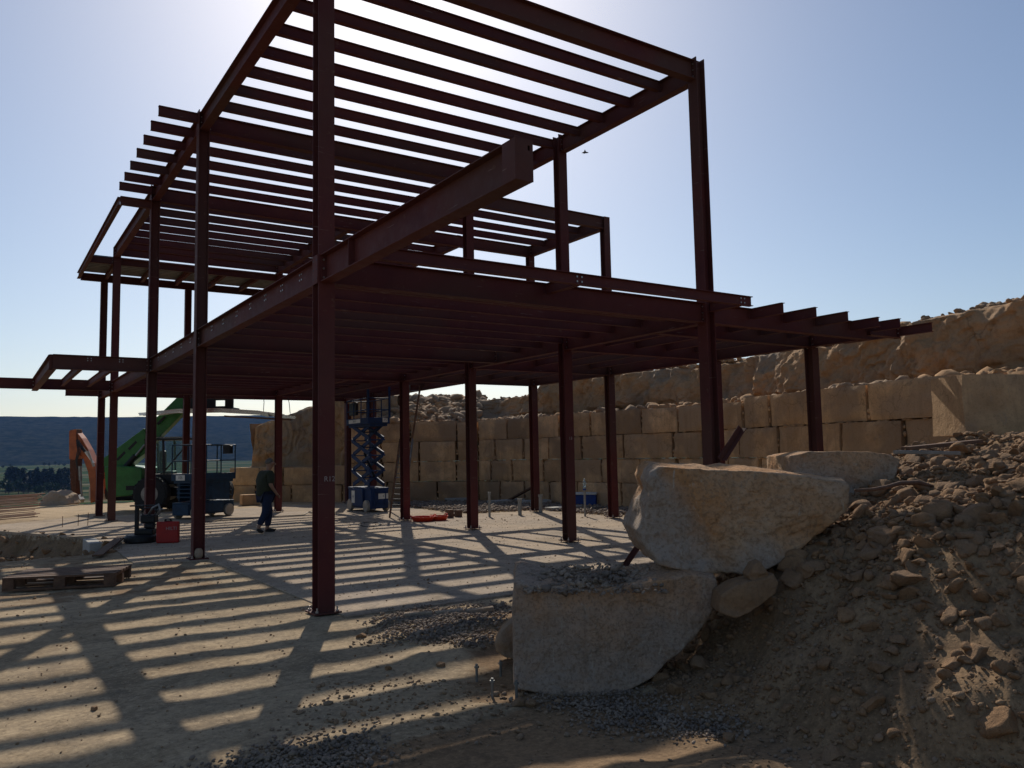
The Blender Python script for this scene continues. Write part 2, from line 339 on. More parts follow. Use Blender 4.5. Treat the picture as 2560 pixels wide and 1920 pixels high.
while rs[-1] < 9000: rs.append(rs[-1]*1.05)
rs = np.array(rs); R_, A_ = np.meshgrid(rs, ANG, indexing='ij')
X = (CAM[0]+R_*np.sin(A_)).ravel(); Y = (CAM[1]+R_*np.cos(A_)).ravel(); Z = ground_z(X, Y)
nr, na = R_.shape; I = np.arange(nr*na).reshape(nr, na); J = np.roll(I, -1, 1)
Fq = np.stack([I[:-1].ravel(), I[1:].ravel(), J[1:].ravel(), J[:-1].ravel()], 1)[:, ::-1]
Rr = np.hypot(X-CAM[0], Y-CAM[1]); dd = (X-CAM[0])*math.sin(YAW)+(Y-CAM[1])*math.cos(YAW); aa = (X-CAM[0])*math.cos(YAW)-(Y-CAM[1])*math.sin(YAW)
sdist = poly_dist(X, Y, SLAB); nn_ = fbm(np.stack([X, Y, X*0], 1)*.9, 3, 40)
dirt = np.maximum.reduce([sstep(mound(aa, dd), .0, .05), sstep(np.minimum(6.15+.85*aa, 6.4)-dd+.4*nn_, 0, .35)*sstep(aa, -2.6, -1.6), sstep(poly_dist(X, Y, TRENCH), -.1, .15)*.9, .75*sstep(-sdist, .1, .8)*sstep(aa, -1.2, .2)*sstep(dd, 5, 6)*(dd < 12)*(nn_ > -.1), .5*(Rr > 12)*sstep(-sdist, .1, .6)])
sand = sstep(-sdist, .05, .4)*sstep(Rr, 20, 23)*(aa < -6)+.8*sstep(-sdist, .05, .5)*(Rr > 14)*(aa > -3)*sstep(fbm(np.stack([X, Y, X*0], 1)*.5, 3, 44), -.1, .2)
dirt = dirt*(1-sand)
tdv = poly_dist(X, Y, TRENCH); Zm = np.where(tdv > .12, Z-1.2, Z)
me = np_mesh('ground', np.stack([X, Y, Zm], 1), Fq, [M['ground'], M['field']], True, (Rr[Fq].mean(1) > 70).astype(int))
for nm_, v_ in (('dirt', dirt), ('sand', sand)): at_ = me.attributes.new(nm_, 'FLOAT', 'POINT'); at_.data.foreach_set('value', np.asarray(v_, np.float32))
g_ = meshobj('ground', me, kind='structure')
gx, gy = np.meshgrid(np.arange(-9.4, -.8, .055), np.arange(8.3, 18.4, .055)); sh = gx.shape; gx, gy = gx.ravel(), gy.ravel(); gt = poly_dist(gx, gy, TRENCH); gz = ground_z(gx, gy)
gz = np.where(gt <= 0, np.minimum(gz, -.035), gz)
I = np.arange(gx.size).reshape(sh); Fq = np.stack([I[:-1, :-1].ravel(), I[:-1, 1:].ravel(), I[1:, 1:].ravel(), I[1:, :-1].ravel()], 1); Fq = Fq[(gt[Fq] > -.45).all(1)]
me = np_mesh('trench', np.stack([gx, gy, gz], 1), Fq, M['ground'], True)
at_ = me.attributes.new('dirt', 'FLOAT', 'POINT'); at_.data.foreach_set('value', np.where(gt > -.1, 1.0, .4).astype(np.float32)); at_ = me.attributes.new('sand', 'FLOAT', 'POINT'); at_.data.foreach_set('value', np.zeros(gx.size, np.float32))
meshobj('trench', me, kind='structure')
def slab_poly(name, poly, z0, z1, mat, **kw):
    b = MB(); n = len(poly); vs = [(x, y, z0) for x, y in poly]+[(x, y, z1) for x, y in poly]
    b.add(vs, [tuple(range(n, 2*n)), tuple(range(n-1, -1, -1))]+[(i, (i+1) % n, n+(i+1) % n, n+i) for i in range(n)])
    return b.build(name, mat, bevel=.008, **kw)
slab_poly('concrete_slab', SLAB, -.16, 0.0, M['slab'], kind='structure')
MB().box(-1.25, -.99, 10.9, 12.2, -.5, .004).box(-1.24, -.2, 10.1, 10.3, -.3, -.2).build('footing_block', M['concrete'], bevel=.015, label='pale concrete footing block at the trench corner behind the red case', category='footing')
# hills on the far side of the valley
na, nh = 420, 26; th = np.radians(np.linspace(-75, 75, na))+YAW-math.radians(14); hh = np.linspace(0, 1, nh); T_, H_ = np.meshgrid(th, hh)
Rr = 2500+1300*H_; base_top = 193+14*fbm(np.stack([T_.ravel()*7, T_.ravel()*0, T_.ravel()*0], 1), 3, 50).reshape(T_.shape)
X = CAM[0]+Rr*np.sin(T_); Y = CAM[1]+Rr*np.cos(T_); Pn = np.stack([X.ravel(), Y.ravel(), H_.ravel()*200], 1)
Zh = -12+(base_top+12)*(H_**.85)+(22*fbm(Pn*.004, 4, 51)).reshape(T_.shape)*H_*(1-H_**6)+(3*np.maximum(0, noise3(Pn*.05, 52))).reshape(T_.shape)
I = np.arange(na*nh).reshape(nh, na); Fq = np.stack([I[:-1, :-1].ravel(), I[:-1, 1:].ravel(), I[1:, 1:].ravel(), I[1:, :-1].ravel()], 1)
Vh = np.stack([X.ravel(), Y.ravel(), Zh.ravel()], 1)
back = Vh[-na:].copy(); back[:, :2] += (back[:, :2]-CAM[:2])*.25; back[:, 2] = -30; nb = len(Vh); Vh = np.vstack([Vh, back])
Fq = np.vstack([Fq, np.stack([I[-1, :-1], I[-1, 1:], nb+np.arange(1, na), nb+np.arange(na-1)], 1)])
meshobj('hills', np_mesh('hills', Vh, Fq, M['hill'], True), kind='structure')
def ico(sub=1):
    t = (1+5**.5)/2; v = [(-1, t, 0), (1, t, 0), (-1, -t, 0), (1, -t, 0), (0, -1, t), (0, 1, t), (0, -1, -t), (0, 1, -t), (t, 0, -1), (t, 0, 1), (-t, 0, -1), (-t, 0, 1)]
    f = [(0, 11, 5), (0, 5, 1), (0, 1, 7), (0, 7, 10), (0, 10, 11), (1, 5, 9), (5, 11, 4), (11, 10, 2), (10, 7, 6), (7, 1, 8), (3, 9, 4), (3, 4, 2), (3, 2, 6), (3, 6, 8), (3, 8, 9), (4, 9, 5), (2, 4, 11), (6, 2, 10), (8, 6, 7), (9, 8, 1)]
    v = [np.array(q)/np.linalg.norm(q) for q in v]
    for _ in range(sub):
        c = {}; nf = []
        def mid(a, b):
            k = (min(a, b), max(a, b))
            if k not in c: q = v[a]+v[b]; v.append(q/np.linalg.norm(q)); c[k] = len(v)-1
            return c[k]
        for a, b, d in f: ab, bd, da = mid(a, b), mid(b, d), mid(d, a); nf += [(a, ab, da), (b, bd, ab), (d, da, bd), (ab, bd, da)]
        f = nf
    return np.array(v), np.array(f)
ICO0, ICO1, ICO2, ICO3 = ico(0), ico(1), ico(2), ico(3)
def facet(V, seed, k=9, lo=.62, hi=.9):      # knock flat faces on a unit ball
    r_ = np.random.default_rng(seed); V = V.copy()
    for _ in range(k):
        n_ = r_.normal(size=3); n_ /= np.linalg.norm(n_); h_ = r_.uniform(lo, hi); d_ = V@n_-h_; V -= np.maximum(d_, 0)[:, None]*n_
    return V
def rock_cloud(name, P, S, mat, tmpl=ICO0, jit=.28, flat=.7, variants=14, smooth=False, **kw):   # many small stones joined
    V, Fc = tmpl; n = len(P); k = len(V)
    vs = []
    for i in range(variants):
        q = facet(V, 100+i, 7, .32, .7)*1.3*(1+jit*.35*RNG.standard_normal((k, 1)).clip(-1.5, 1.5)) if k > 20 else V*(1+jit*RNG.standard_normal((k, 1)).clip(-1.5, 1.5))
        q[:, 2] *= flat; q[:, 0] *= RNG.uniform(.75, 1.25); vs.append(q)
    vs = np.array(vs); pick = RNG.integers(0, variants, n); a = RNG.uniform(0, 2*PI, n); ca, sa = np.cos(a), np.sin(a)
    q = vs[pick]*np.asarray(S)[:, None, None]; x = q[..., 0]*ca[:, None]-q[..., 1]*sa[:, None]; y = q[..., 0]*sa[:, None]+q[..., 1]*ca[:, None]
    tl = RNG.uniform(-.6, .6, n)[:, None]; z = q[..., 2]*np.cos(tl)+x*np.sin(tl)
    W = np.stack([x, y, z], -1)+np.asarray(P)[:, None, :]
    Fa = (Fc[None]+np.arange(n)[:, None, None]*k).reshape(-1, 3)
    return meshobj(name, np_mesh(name, W.reshape(-1, 3), Fa, mat, smooth), **kw)
# ------------------------------------------------------------------ cliff behind the walls
WALL = [(5.49, 25.81), (7.09, 24.03), (8.95, 21.9)]            # low wall
WALR = [(8.95, 21.1), (12.81, 17.7), (13.72, 13.61), (14.2, 7.65), (12.62, 2.1), (12.2, -.85), (11.95, -2.25), (11.6, -3.6), (10.9, -6.5)]
def walk(path, n):
    p = np.array(path, float); L = np.r_[0, np.cumsum(np.hypot(*np.diff(p, axis=0).T))]; s = np.linspace(0, L[-1], n)
    q = np.stack([np.interp(s, L, p[:, 0]), np.interp(s, L, p[:, 1])], 1)
    k = max(3, int(n*.9/L[-1])); ker = np.ones(k)/k
    q2 = np.stack([np.convolve(np.pad(q[:, i], (k//2, k-1-k//2), 'edge'), ker, 'valid') for i in (0, 1)], 1)
    t = np.gradient(q2, axis=0); t /= np.linalg.norm(t, axis=1)[:, None]; nrm = np.stack([-t[:, 1], t[:, 0]], 1); return s, q2, nrm   # nrm: left of travel = away from the camera
def loft(path, prof_fn, n, m, mat, name, amp, seed, **kw):
    s, q, nr_ = walk(path, n); u = np.linspace(0, 1, m); rows = []
    for j in range(m):
        off, z = prof_fn(s, u[j]); rows.append(np.stack([q[:, 0]+nr_[:, 0]*off, q[:, 1]+nr_[:, 1]*off, z], 1))
    Vv = np.array(rows).reshape(-1, 3); SS = np.tile(s, m); UU = np.repeat(u, n)
    D = amp(SS, UU, Vv, seed); NN = np.tile(nr_, (m, 1)); Vv[:, 0] -= NN[:, 0]*D[0]; Vv[:, 1] -= NN[:, 1]*D[0]; Vv[:, 2] += D[1]
    I = np.arange(n*m).reshape(m, n); Fq = np.stack([I[:-1, :-1].ravel(), I[:-1, 1:].ravel(), I[1:, 1:].ravel(), I[1:, :-1].ravel()], 1)
    return meshobj(name, np_mesh(name, Vv, Fq, mat, False), **kw)
def cliff_prof(s, u):
    P = np.stack([s, s*0, s*0], 1); L = s.max()
    zt = np.interp(s, [0, 3, 4.6, 5.6, 7.5, 10, 14, 20, 24, 28, 34], [4.15, 4.3, 4.05, 4.1, 4.75, 4.6, 4.55, 4.6, 4.75, 5.05, 5.4])+.12*fbm(P*.8, 3, 61)
    rub = np.interp(s, [0, 4.2, 5.6, 34], [1, 1, 0, 0])            # rubble slope at the far left, upright rock after it
    k = [0, .06, .22, .30, .74, .82, .92, 1]
    off = np.interp(u, k, [.45, .5, 1.5, 1.9, 2.25, 2.6, 6, 26])+rub*np.interp(u, k, [0, 0, .2, .5, 1.2, 1.6, 1, 0])
    zz = [2.2, 3.0, 3.12, 3.25]; a = np.interp(u, k[:4], zz)
    f = np.interp(u, [.30, .74, .82, 1], [0, .93, 1, 1.02]); return off, np.where(u <= .30, a+s*0, 3.25+(zt-3.25)*f)
def cliff_amp(S, U, V, seed):
    P = V*1.0; lump = fbm(P*np.array([.8, .8, .55]), 5, seed); ridge = 1-np.abs(noise3(P*np.array([1.3, 1.3, .35]), seed+9)); blk = np.round(fbm(P*np.array([1.1, 1.1, .8]), 2, seed+4)*4)/4
    face = np.clip((U-.26)*12, 0, 1)*np.clip((.86-U)*12, 0, 1)
    return face*(.42*lump+.25*blk+.16*ridge**3+.10*fbm(P*4.5, 4, seed+6)+.10*np.abs(fbm(P*np.array([3, 3, 1.2]), 3, seed+7))+.06*np.round(fbm(P*np.array([3.1, 3.1, 2.]), 2, seed+2)*5)/5), (1-face)*.10*fbm(P*2.2, 4, seed+5)*np.clip((1.02-U)*2, 0, 1)+face*.10*fbm(P*2.5, 3, seed+8)
loft(WALR, cliff_prof, 620, 120, M['cliff'], 'cliff', cliff_amp, 60, kind='structure')
def lcl_prof(s, u):      # cut bank above the low wall
    k = [0, .06, .2, .74, .82, .92, 1]; L = s.max()
    zt = np.interp(s, [0, .5, 2.4, 3.6, 5, 6.5, 9], [3.25, 3.4, 3.85, 4.1, 4.45, 4.5, 4.4])
    off = np.interp(u, k, [.2, .7, 1.05, 1.3, 1.7, 4, 16]); return off, np.interp(u, k[:3], [.6, 1.35, 1.45])*(u <= .2)+(u > .2)*(1.45+(zt-1.45)*np.interp(u, [.2, .74, .82, 1], [0, .94, 1, 1.0]))
LB = [(5.75, 26.3)]+[(x+.0, y+.1) for x, y in WALL[1:]]+[(10.6, 20.6)]
lo = loft(LB, lcl_prof, 260, 90, M['cliff'], 'cut_bank', lambda S, U, V, sd_: tuple(x*np.clip(S*4+.15, 0, 1)+(y if i else 0) for i, (x, y) in enumerate(zip(cliff_amp(S, U, V, sd_), (0, 0)))), 80, kind='structure')
# its cut end that faces left
b = MB(); e0 = np.array([5.75, 26.3]); tdir = np.array([.67, -.74]); nd = np.array([.74, .67])
n1, m1 = 40, 40; uu, vv = np.meshgrid(np.linspace(0, 1, n1), np.linspace(0, 1, m1)); off = 1.05+14*uu; zt = 3.3+.5*uu
Vv = np.stack([(e0[0]+nd[0]*off).ravel(), (e0[1]+nd[1]*off).ravel(), (-.1+(zt+.1)*vv).ravel()], 1)
Vv[:, :2] -= tdir*(.25*fbm(Vv*.9, 4, 90)[:, None]-.25-.25*vv.ravel()[:, None]*0); I = np.arange(n1*m1).reshape(m1, n1)
meshobj('bank_end', np_mesh('bank_end', Vv, np.stack([I[:-1, :-1].ravel(), I[:-1, 1:].ravel(), I[1:, 1:].ravel(), I[1:, :-1].ravel()], 1), M['cliff'], True), kind='structure')
# ------------------------------------------------------------------ stone block walls
def block_mesh(L, H, D, seed, mat, nx=15, nz=10):
    V = []; Fc = []; r = .03
    def grid(fn, n, m):
        b0 = len(V)
        for j in range(m):
            for i in range(n): V.append(fn(i/(n-1), j/(m-1)))
        for j in range(m-1):
            for i in range(n-1): Fc.append((b0+j*n+i, b0+j*n+i+1, b0+(j+1)*n+i+1, b0+(j+1)*n+i))
    grid(lambda u, v: (L*(u-.5), 0, H*v), nx, nz); grid(lambda u, v: (L*(u-.5), D*v, H), nx, 3)
    grid(lambda u, v: (-L/2, D*(1-u), H*v), 3, nz); grid(lambda u, v: (L/2, D*u, H*v), 3, nz); grid(lambda u, v: (L*(u-.5), D*(1-v), 0), nx, 3)
    P = np.array(V); Q = P+seed*13.7
    e = np.minimum.reduce([L/2-np.abs(P[:, 0]), P[:, 2], H-P[:, 2], P[:, 1]*0+1]); k = np.clip(1-e/.12, 0, 1)**2
    P[:, 1] += k*r*(.8+.9*fbm(Q*2.2, 2, 5))*(P[:, 1] < D*.4)+.05*fbm(Q*1.1, 3, 7)+.03*fbm(Q*5, 3, 17)
    P[:, 0] -= np.sign(P[:, 0])*k*(.02+.05*np.maximum(0, fbm(Q*1.4, 3, 9))); ck = np.clip(1-(H-P[:, 2])/.15, 0, 1)
    P[:, 2] += -ck*(.004+.03*np.maximum(0, fbm(Q*.9, 3, 13)))*1.0
    me = bpy.data.meshes.new('stone_block'); me.from_pydata(P.tolist(), [], Fc); me.materials.append(mat); me.polygons.foreach_set('use_smooth', [True]*len(Fc)); me.update()
    return me
def block_wall(path, rows, name, z0, rowh, mat, seed, lens=(1.0, 1.9), **kw):
    w = empty(name, (path[0][0], path[0][1], 0), **kw); rr = random.Random(seed); O = Vector(w.location)
    p = np.array(path, float); Ls = np.r_[0, np.cumsum(np.hypot(*np.diff(p, axis=0).T))]; tot = Ls[-1]; small = MB()
    for rw in range(rows):
        s = -rr.uniform(0, .6)
        while s < tot:
            L = min(rr.uniform(*lens), 2.2); a, b_ = max(s, 0), min(s+L, tot); s += L+.02
            if b_-a < .25: continue
            # straight block between both ends
            pa = np.array([np.interp(a, Ls, p[:, 0]), np.interp(a, Ls, p[:, 1])]); pb = np.array([np.interp(b_, Ls, p[:, 0]), np.interp(b_, Ls, p[:, 1])])
            d = pb-pa; ln = np.linalg.norm(d); d /= ln; mid = (pa+pb)/2; nrm = np.array([-d[1], d[0]])
            H = rowh-.018; top = rr.uniform(-.05, .05) if rw == rows-1 else rr.uniform(-.012, .008)
            me = block_mesh(ln-.02, H+top, .9, rr.uniform(0, 50), mat); o = bpy.data.objects.new('stone_block', me); link(o, w)
            o.location = (mid[0]+nrm[0]*rr.uniform(-.02, .02)-O.x, mid[1]+nrm[1]*rr.uniform(-.02, .02)-O.y, z0+rw*rowh); o.rotation_euler = (0, rr.uniform(-.008, .008), math.atan2(d[1], d[0]))
            # wedge stones in the joints
            for _ in range(9):
                q = pa+d*rr.uniform(0, ln); zz = z0+(rw+1)*rowh-.02; r_ = rr.uniform(.03, .06); V_, F_ = ICO0
                if rw < rows-1: small.add([(q[0]+x*r_*1.6-O.x+nrm[0]*.075, q[1]+y*r_*1.4-O.y+nrm[1]*.075, zz+z*r_*.5) for x, y, z in V_], F_.tolist())
            for _ in range(3):
                q = pb+d*.02; zz = z0+rw*rowh+rr.uniform(.05, rowh-.1); r_ = rr.uniform(.03, .06); V_, F_ = ICO0
                small.add([(q[0]+x*r_*.7-O.x+nrm[0]*.04, q[1]+y*r_*.7-O.y+nrm[1]*.04, zz+z*r_*1.1) for x, y, z in V_], F_.tolist())
    small.build('wedge_stones', mat, w, kind='stuff')
    return w
block_wall(WALL+[(10.2, 20.7)], 2, 'stone_wall', -.10, .78, M['stone_a'], 3, (1.0, 1.7), label='low retaining wall of two courses of pale quarry blocks at far left', category='retaining wall')
block_wall([(8.95, 21.1), (12.81, 17.7)], 4, 'stone_wall', 0.0, .77, M['stone_a'], 5, (1.2, 2.1), label='retaining wall of four block courses facing us behind the ladders', category='retaining wall')
block_wall(WALR[1:], 4, 'stone_wall', 0.0, .775, M['stone_a'], 9, (1.0, 2.1), label='long retaining wall of quarry blocks along the right below the rock face', category='retaining wall')
# closer block standing in front of the wall at the right edge
w = empty('stone_wall', plan(8.2, 13.2), YAW*-1, label='two big pale blocks stacked in front of the wall at right edge', category='stone blocks')
for k, (x, z, L, H, ry) in enumerate([(.5, 1.9, 2.7, 1.0, .02), (.9, .85, 2.8, 1.02, 0)]):
    o = bpy.data.objects.new('stone_block', block_mesh(L, H, 1.0, 77+k, M['stone_a'], 14, 9)); link(o, w); o.location = (x, 0, z); o.rotation_euler = (0, ry, 0)
# ------------------------------------------------------------------ loose stones and gravel
def scatter(n, fa, fd): return np.array([plan(a, d)[:2] for a, d in zip(fa(n), fd(n))])
def on_ground(XY, S, sink=.35, slab=True):
    z = ground_z(XY[:, 0], XY[:, 1]); 
    if slab: z = np.maximum(z, np.where(poly_dist(XY[:, 0], XY[:, 1], SLAB) > 0, 0, z))
    return np.c_[XY, z+np.asarray(S)*(1-sink)*.6]
U = lambda a, b: (lambda n: RNG.uniform(a, b, n)); G = lambda m_, s_: (lambda n: RNG.normal(m_, s_, n))
# stones on the mound: small ones everywhere, thick on the upper right slope
XY = scatter(24000, U(.6, 7.6), U(3.4, 11)); dx = XY[:, 0]-CAM[0]; dy = XY[:, 1]-CAM[1]; d = dx*math.sin(YAW)+dy*math.cos(YAW); a = dx*math.cos(YAW)-dy*math.sin(YAW)
mo = mound(a, d); keep = (mo > .04) & (RNG.random(len(XY)) < np.clip(.10+.9*sstep(mo+.25*fbm(np.c_[XY, XY[:, :1]*0]*1.3, 3, 71), .5, 1.1), .22, 1)); XY = XY[keep]; S = np.exp(RNG.normal(-4.05, .62, len(XY))).clip(.006, .10)
bg_ = S > .03; lab_ = dict(kind='stuff', label='loose rubble on the spoil mound', category='rubble')
rock_cloud('mound_rubble', on_ground(XY[bg_], S[bg_], .6), S[bg_], M['soilstone'], ICO2, .12, .8, 30, False, **lab_)
rock_cloud('mound_rubble', on_ground(XY[~bg_], S[~bg_], .5), S[~bg_], M['soilstone'], ICO1, .2, .8, 24, False, **lab_)
XY = scatter(30000, U(.5, 6.6), U(3.4, 8.6)); dx = XY[:, 0]-CAM[0]; dy = XY[:, 1]-CAM[1]; d = dx*math.sin(YAW)+dy*math.cos(YAW); a = dx*math.cos(YAW)-dy*math.sin(YAW)
XY = XY[(mound(a, d) > .02) & (fbm(np.c_[XY, XY[:, :1]*0]*2.0, 3, 91) > -.25+.3*RNG.normal(size=len(XY)))]; S = np.exp(RNG.normal(-4.9, .35, len(XY))).clip(.004, .02)
rock_cloud('mound_crumbs', on_ground(XY, S, .5), S, M['soilstone'], ICO0, .25, .8, 20, False, kind='stuff', label='crumbs of earth on the spoil mound', category='rubble')
XY = scatter(5200, lambda n: RNG.uniform(-1.6, 2.6, n), lambda n: RNG.uniform(4.3, 9.6, n)); S = np.exp(RNG.normal(-4.7, .45, len(XY))).clip(.004, .035)
sel = fbm(np.c_[XY, XY[:, :1]*0]*.9, 3, 73) > -.12; XY, S = XY[sel], S[sel]
rock_cloud('pebbles', on_ground(XY, S), S, M['rubble'], ICO0, .2, .7, 12, False, kind='stuff', label='pale pebbles strewn over the dirt', category='pebbles')
XY = scatter(6000, U(-9, 4), U(4.2, 24)); S = np.exp(RNG.normal(-4.95, .45, len(XY))).clip(.003, .026)
rock_cloud('grit', on_ground(XY, S), S, M['rubble'], ICO0, .2, .7, 12, False, kind='stuff', label='fine grit scattered over the concrete', category='grit')
def gravel(name, poly, n, s0, lab):
    p = np.array(poly); XY = np.stack([RNG.uniform(p[:, 0].min()-.3, p[:, 0].max()+.3, n*3)+0, RNG.uniform(p[:, 1].min()-.3, p[:, 1].max()+.3, n*3)], 1)
    dd_ = poly_dist(XY[:, 0], XY[:, 1], poly)+.35*fbm(np.c_[XY, XY[:, :1]*0]*1.8, 4, 75); XY = XY[RNG.random(len(XY)) < np.clip(dd_*1.6+.28, 0, 1)**1.6*(dd_ > -.2)][:n]; S = np.exp(RNG.normal(math.log(s0), .3, len(XY)))
    Pz = on_ground(XY, S, .2); Pz[:, 2] += RNG.uniform(0, s0*1.6, len(XY)); rock_cloud(name, Pz, S, M['gravel'], ICO0, .2, .75, 16, False, kind='stuff', label=lab, category='gravel')
px = lambda l: [tuple(gnd(*q)[:2]) for q in l]
gravel('gravel', px([(905, 1560), (1000, 1525), (1285, 1505), (1290, 1560), (1190, 1625), (980, 1600)]), 4600, .013, 'grey gravel strip beside the lower boulder')
gravel('gravel', px([(560, 1925), (700, 1880), (900, 1840), (1000, 1850), (960, 1925), (800, 1980)]), 3600, .011, 'grey gravel patch at the bottom edge')
gravel('gravel', px([(1290, 1725), (1560, 1735), (1900, 1800), (1700, 1850), (1400, 1790), (1290, 1760)]), 5000, .010, 'grey gravel at the foot of the lower boulder')
gravel('gravel', [(8.9, 12), (11.4, 11.7), (11.4, 5), (12.5, 4), (13.6, 8), (13.4, 13.4), (12.3, 17.2), (9.2, 19.8)], 8000, .035, 'grey gravel between the slab and the block wall')
XY = np.array([walk(WALR, 400)[1][i]+walk(WALR, 2)[2][0]*0 for i in RNG.integers(0, 400, 10)]) if False else None
XY = np.stack([RNG.uniform(-7, -.8, 1300), RNG.uniform(8.6, 17.5, 1300)], 1); XY = XY[poly_dist(XY[:, 0], XY[:, 1], TRENCH) > -.2]; S = np.exp(RNG.normal(-3.6, .6, len(XY))).clip(.01, .12)
rock_cloud('trench_rubble', on_ground(XY, S), S, M['soilstone'], ICO1, .2, .7, 16, False, kind='stuff', label='broken clods in the trench', category='rubble')
s_, q_, n_ = walk(WALR, 500); ii = RNG.integers(0, 470, 5200); of = np.abs(RNG.normal(0, .9, len(ii)))+.45; S = np.exp(RNG.normal(-2.75, .5, len(ii))).clip(.03, .3)
zt = 3.05+.12*sstep(of, .5, 2)+np.where(ii < 70, .36*np.clip(of-.6, 0, 3.2), 0)
rock_cloud('terrace_rubble', np.c_[q_[ii]+n_[ii]*of[:, None], zt], S, M['cliff'], ICO1, .2, .75, 22, False, kind='stuff', label='broken rock on the terrace above the wall', category='rubble')
ii = RNG.integers(0, 499, 1500); of = RNG.uniform(2.2, 3.6, len(ii)); S = np.exp(RNG.normal(-2.6, .45, len(ii))).clip(.03, .25); off, zz = cliff_prof(s_, .82)
rock_cloud('crest_rubble', np.c_[q_[ii]+n_[ii]*(off[ii]+RNG.uniform(-.25, .8, len(ii)))[:, None], zz[ii]+.02], S, M['cliff'], ICO1, .2, .75, 22, False, kind='stuff', label='loose stones on the crest of the cut', category='rubble')
ii = RNG.integers(0, 80, 1500); of = RNG.uniform(.8, 4.2, len(ii)); S = np.exp(RNG.normal(-2.1, .5, len(ii))).clip(.06, .38)
rock_cloud('slope_rubble', np.c_[q_[ii]+n_[ii]*of[:, None], 3.1+.36*np.clip(of-.9, 0, 3.0)+RNG.uniform(-.05, .1, len(ii))], S, M['cliff'], ICO1, .15, .75, 16, False, kind='stuff', label='coarse rubble slope above the wall facing us', category='rubble')
# ------------------------------------------------------------------ steel frame
frame = empty('steel_frame', (0, 0, 0), label='two storey building frame of dark red oxide steel beams and columns', category='steel frame')
T1, T2, DM = 4.155, 8.25, .325
def isec(d, w, tf=.011, tw=.008):           # profile, top at b=0
    a = w/2; c = tw/2
    return [(-a, 0), (-a, -tf), (-c, -tf), (-c, -d+tf), (-a, -d+tf), (-a, -d), (a, -d), (a, -d+tf), (c, -d+tf), (c, -tf), (a, -tf), (a, 0)]
def hexbolts(b, pts, nrm, r=.013, h=.012):
    for p in pts: b.tube([np.array(p, float), np.array(p, float)+np.array(nrm, float)*h], r, 6)
def beam(x0, y0, x1, y1, top, depth=DM, w=.16, name='beam', ends=(1, 1), plates=True, off=.003):
    """I section from (x0,y0) to (x1,y1), its top at the given height"""
    b = MB(); d = np.array([x1-x0, y1-y0, 0.]); L = np.linalg.norm(d); d /= L; side = np.array([-d[1], d[0], 0.])
    t = top-off; b.sweep(isec(depth, w), (x0, y0, t), (x1, y1, t), side, (0, 0, 1)); o = b.build(name, M['steel'], frame)
    if plates:
        pb = MB(); bb = MB()
        for e, q, sg in ((ends[0], (x0, y0), 1), (ends[1], (x1, y1), -1)):
            if not e: continue
            q = np.array([q[0], q[1], 0.]); hw = w/2-.002 if w < .1 else .062; p0 = q+d*sg*.0; p1 = q+d*sg*.012
            MB().bar(p0+[0, 0, t-depth/2], p1+[0, 0, t-depth/2], hw*2, depth+.02, (0, 0, 1)).build('end_plate', M['steel'], o)
            for s in (-1, 1):
                for z in ((-.06, -.165, -.27) if depth > .25 else (-.05, -.13)): hexbolts(bb, [p1+side*s*(hw*.66)+np.array([0, 0, t+z])], d*sg)
        if bb.v: bb.build('bolts', M['bolt'], o, kind='stuff')
    return o
def joist(x0, y0, x1, y1, top, cut0=.08, cut1=.08, depth=.18, web0=True, web1=True):
    """secondary I beam coped between two main beams"""
    b = MB(); d = np.array([x1-x0, y1-y0, 0.]); L = np.linalg.norm(d); d /= L; side = np.array([-d[1], d[0], 0.]); A = np.array([x0, y0, 0.]); B = np.array([x1, y1, 0.]); t = top-.006
    c0 = cut0+.004 if web0 else 0; c1 = cut1+.004 if web1 else 0
    b.sweep(isec(depth, .091, .008, .006), A+d*c0+[0, 0, t], B-d*c1+[0, 0, t], side, (0, 0, 1)); o = b.build('joist', M['steel'], frame)
    for q, sg, k in ((A, 1, web0), (B, -1, web1)):
        pb = MB()
        if k: pb.bar(q+d*sg*.006+[0, 0, t-depth/2-.004], q+d*sg*(cut0+.03)+[0, 0, t-depth/2-.004], .008, depth-.035); pb.bar(q+d*sg*.0062+[0, 0, t-depth/2], q+d*sg*.014+[0, 0, t-depth/2], .085, depth-.04)
        if pb.v: pb.build('cleat', M['steel'], o)
    return o
def column(x, y, orient, top, z0=.05, base=True):
    b = MB(); h = .1; side, up = ((1, 0, 0), (0, 1, 0)) if orient == 'V' else ((0, 1, 0), (1, 0, 0))
    prof = [(a, c+.1) for a, c in isec(.2, .2, .013, .009)]
    b.sweep(prof, (x, y, z0), (x, y, top), side, up); o = b.build('column', M['steel'], frame)
    if base:
        MB().box(x-.16, x+.16, y-.16, y+.16, z0-.018, z0).build('base_plate', M['steel'], o)
        bb = MB()
        for sx in (-.12, .12):
            for sy in (-.12, .12): bb.tube([(x+sx, y+sy, 0), (x+sx, y+sy, z0+.055)], .011, 6); bb.tube([(x+sx, y+sy, z0+.001), (x+sx, y+sy, z0+.022)], .02, 6)
        bb.build('anchor_bolts', M['bolt'], o, kind='stuff')
    return o
UK, UM, UP2, UQ = 6.5, 10.87, 4.93, 8.38
VB, VC, VD, VE, VK, VJ = 6.31, 11.18, 17.6, 20.2, 3.81, 7.57
CA = column(0, 0, 'V', 8.32, 0.018); colB = column(0, VB, 'U', 8.30, .02); column(0, VC, 'U', 8.30); column(.03, VD, 'V', 8.29); column(0, VE, 'U', 7.68)
column(2.63, VE, 'U', 7.68); column(5.0, VD, 'V', 8.02); column(UQ, VD, 'V', 8.02); column(8.5, VE, 'U', 3.82)
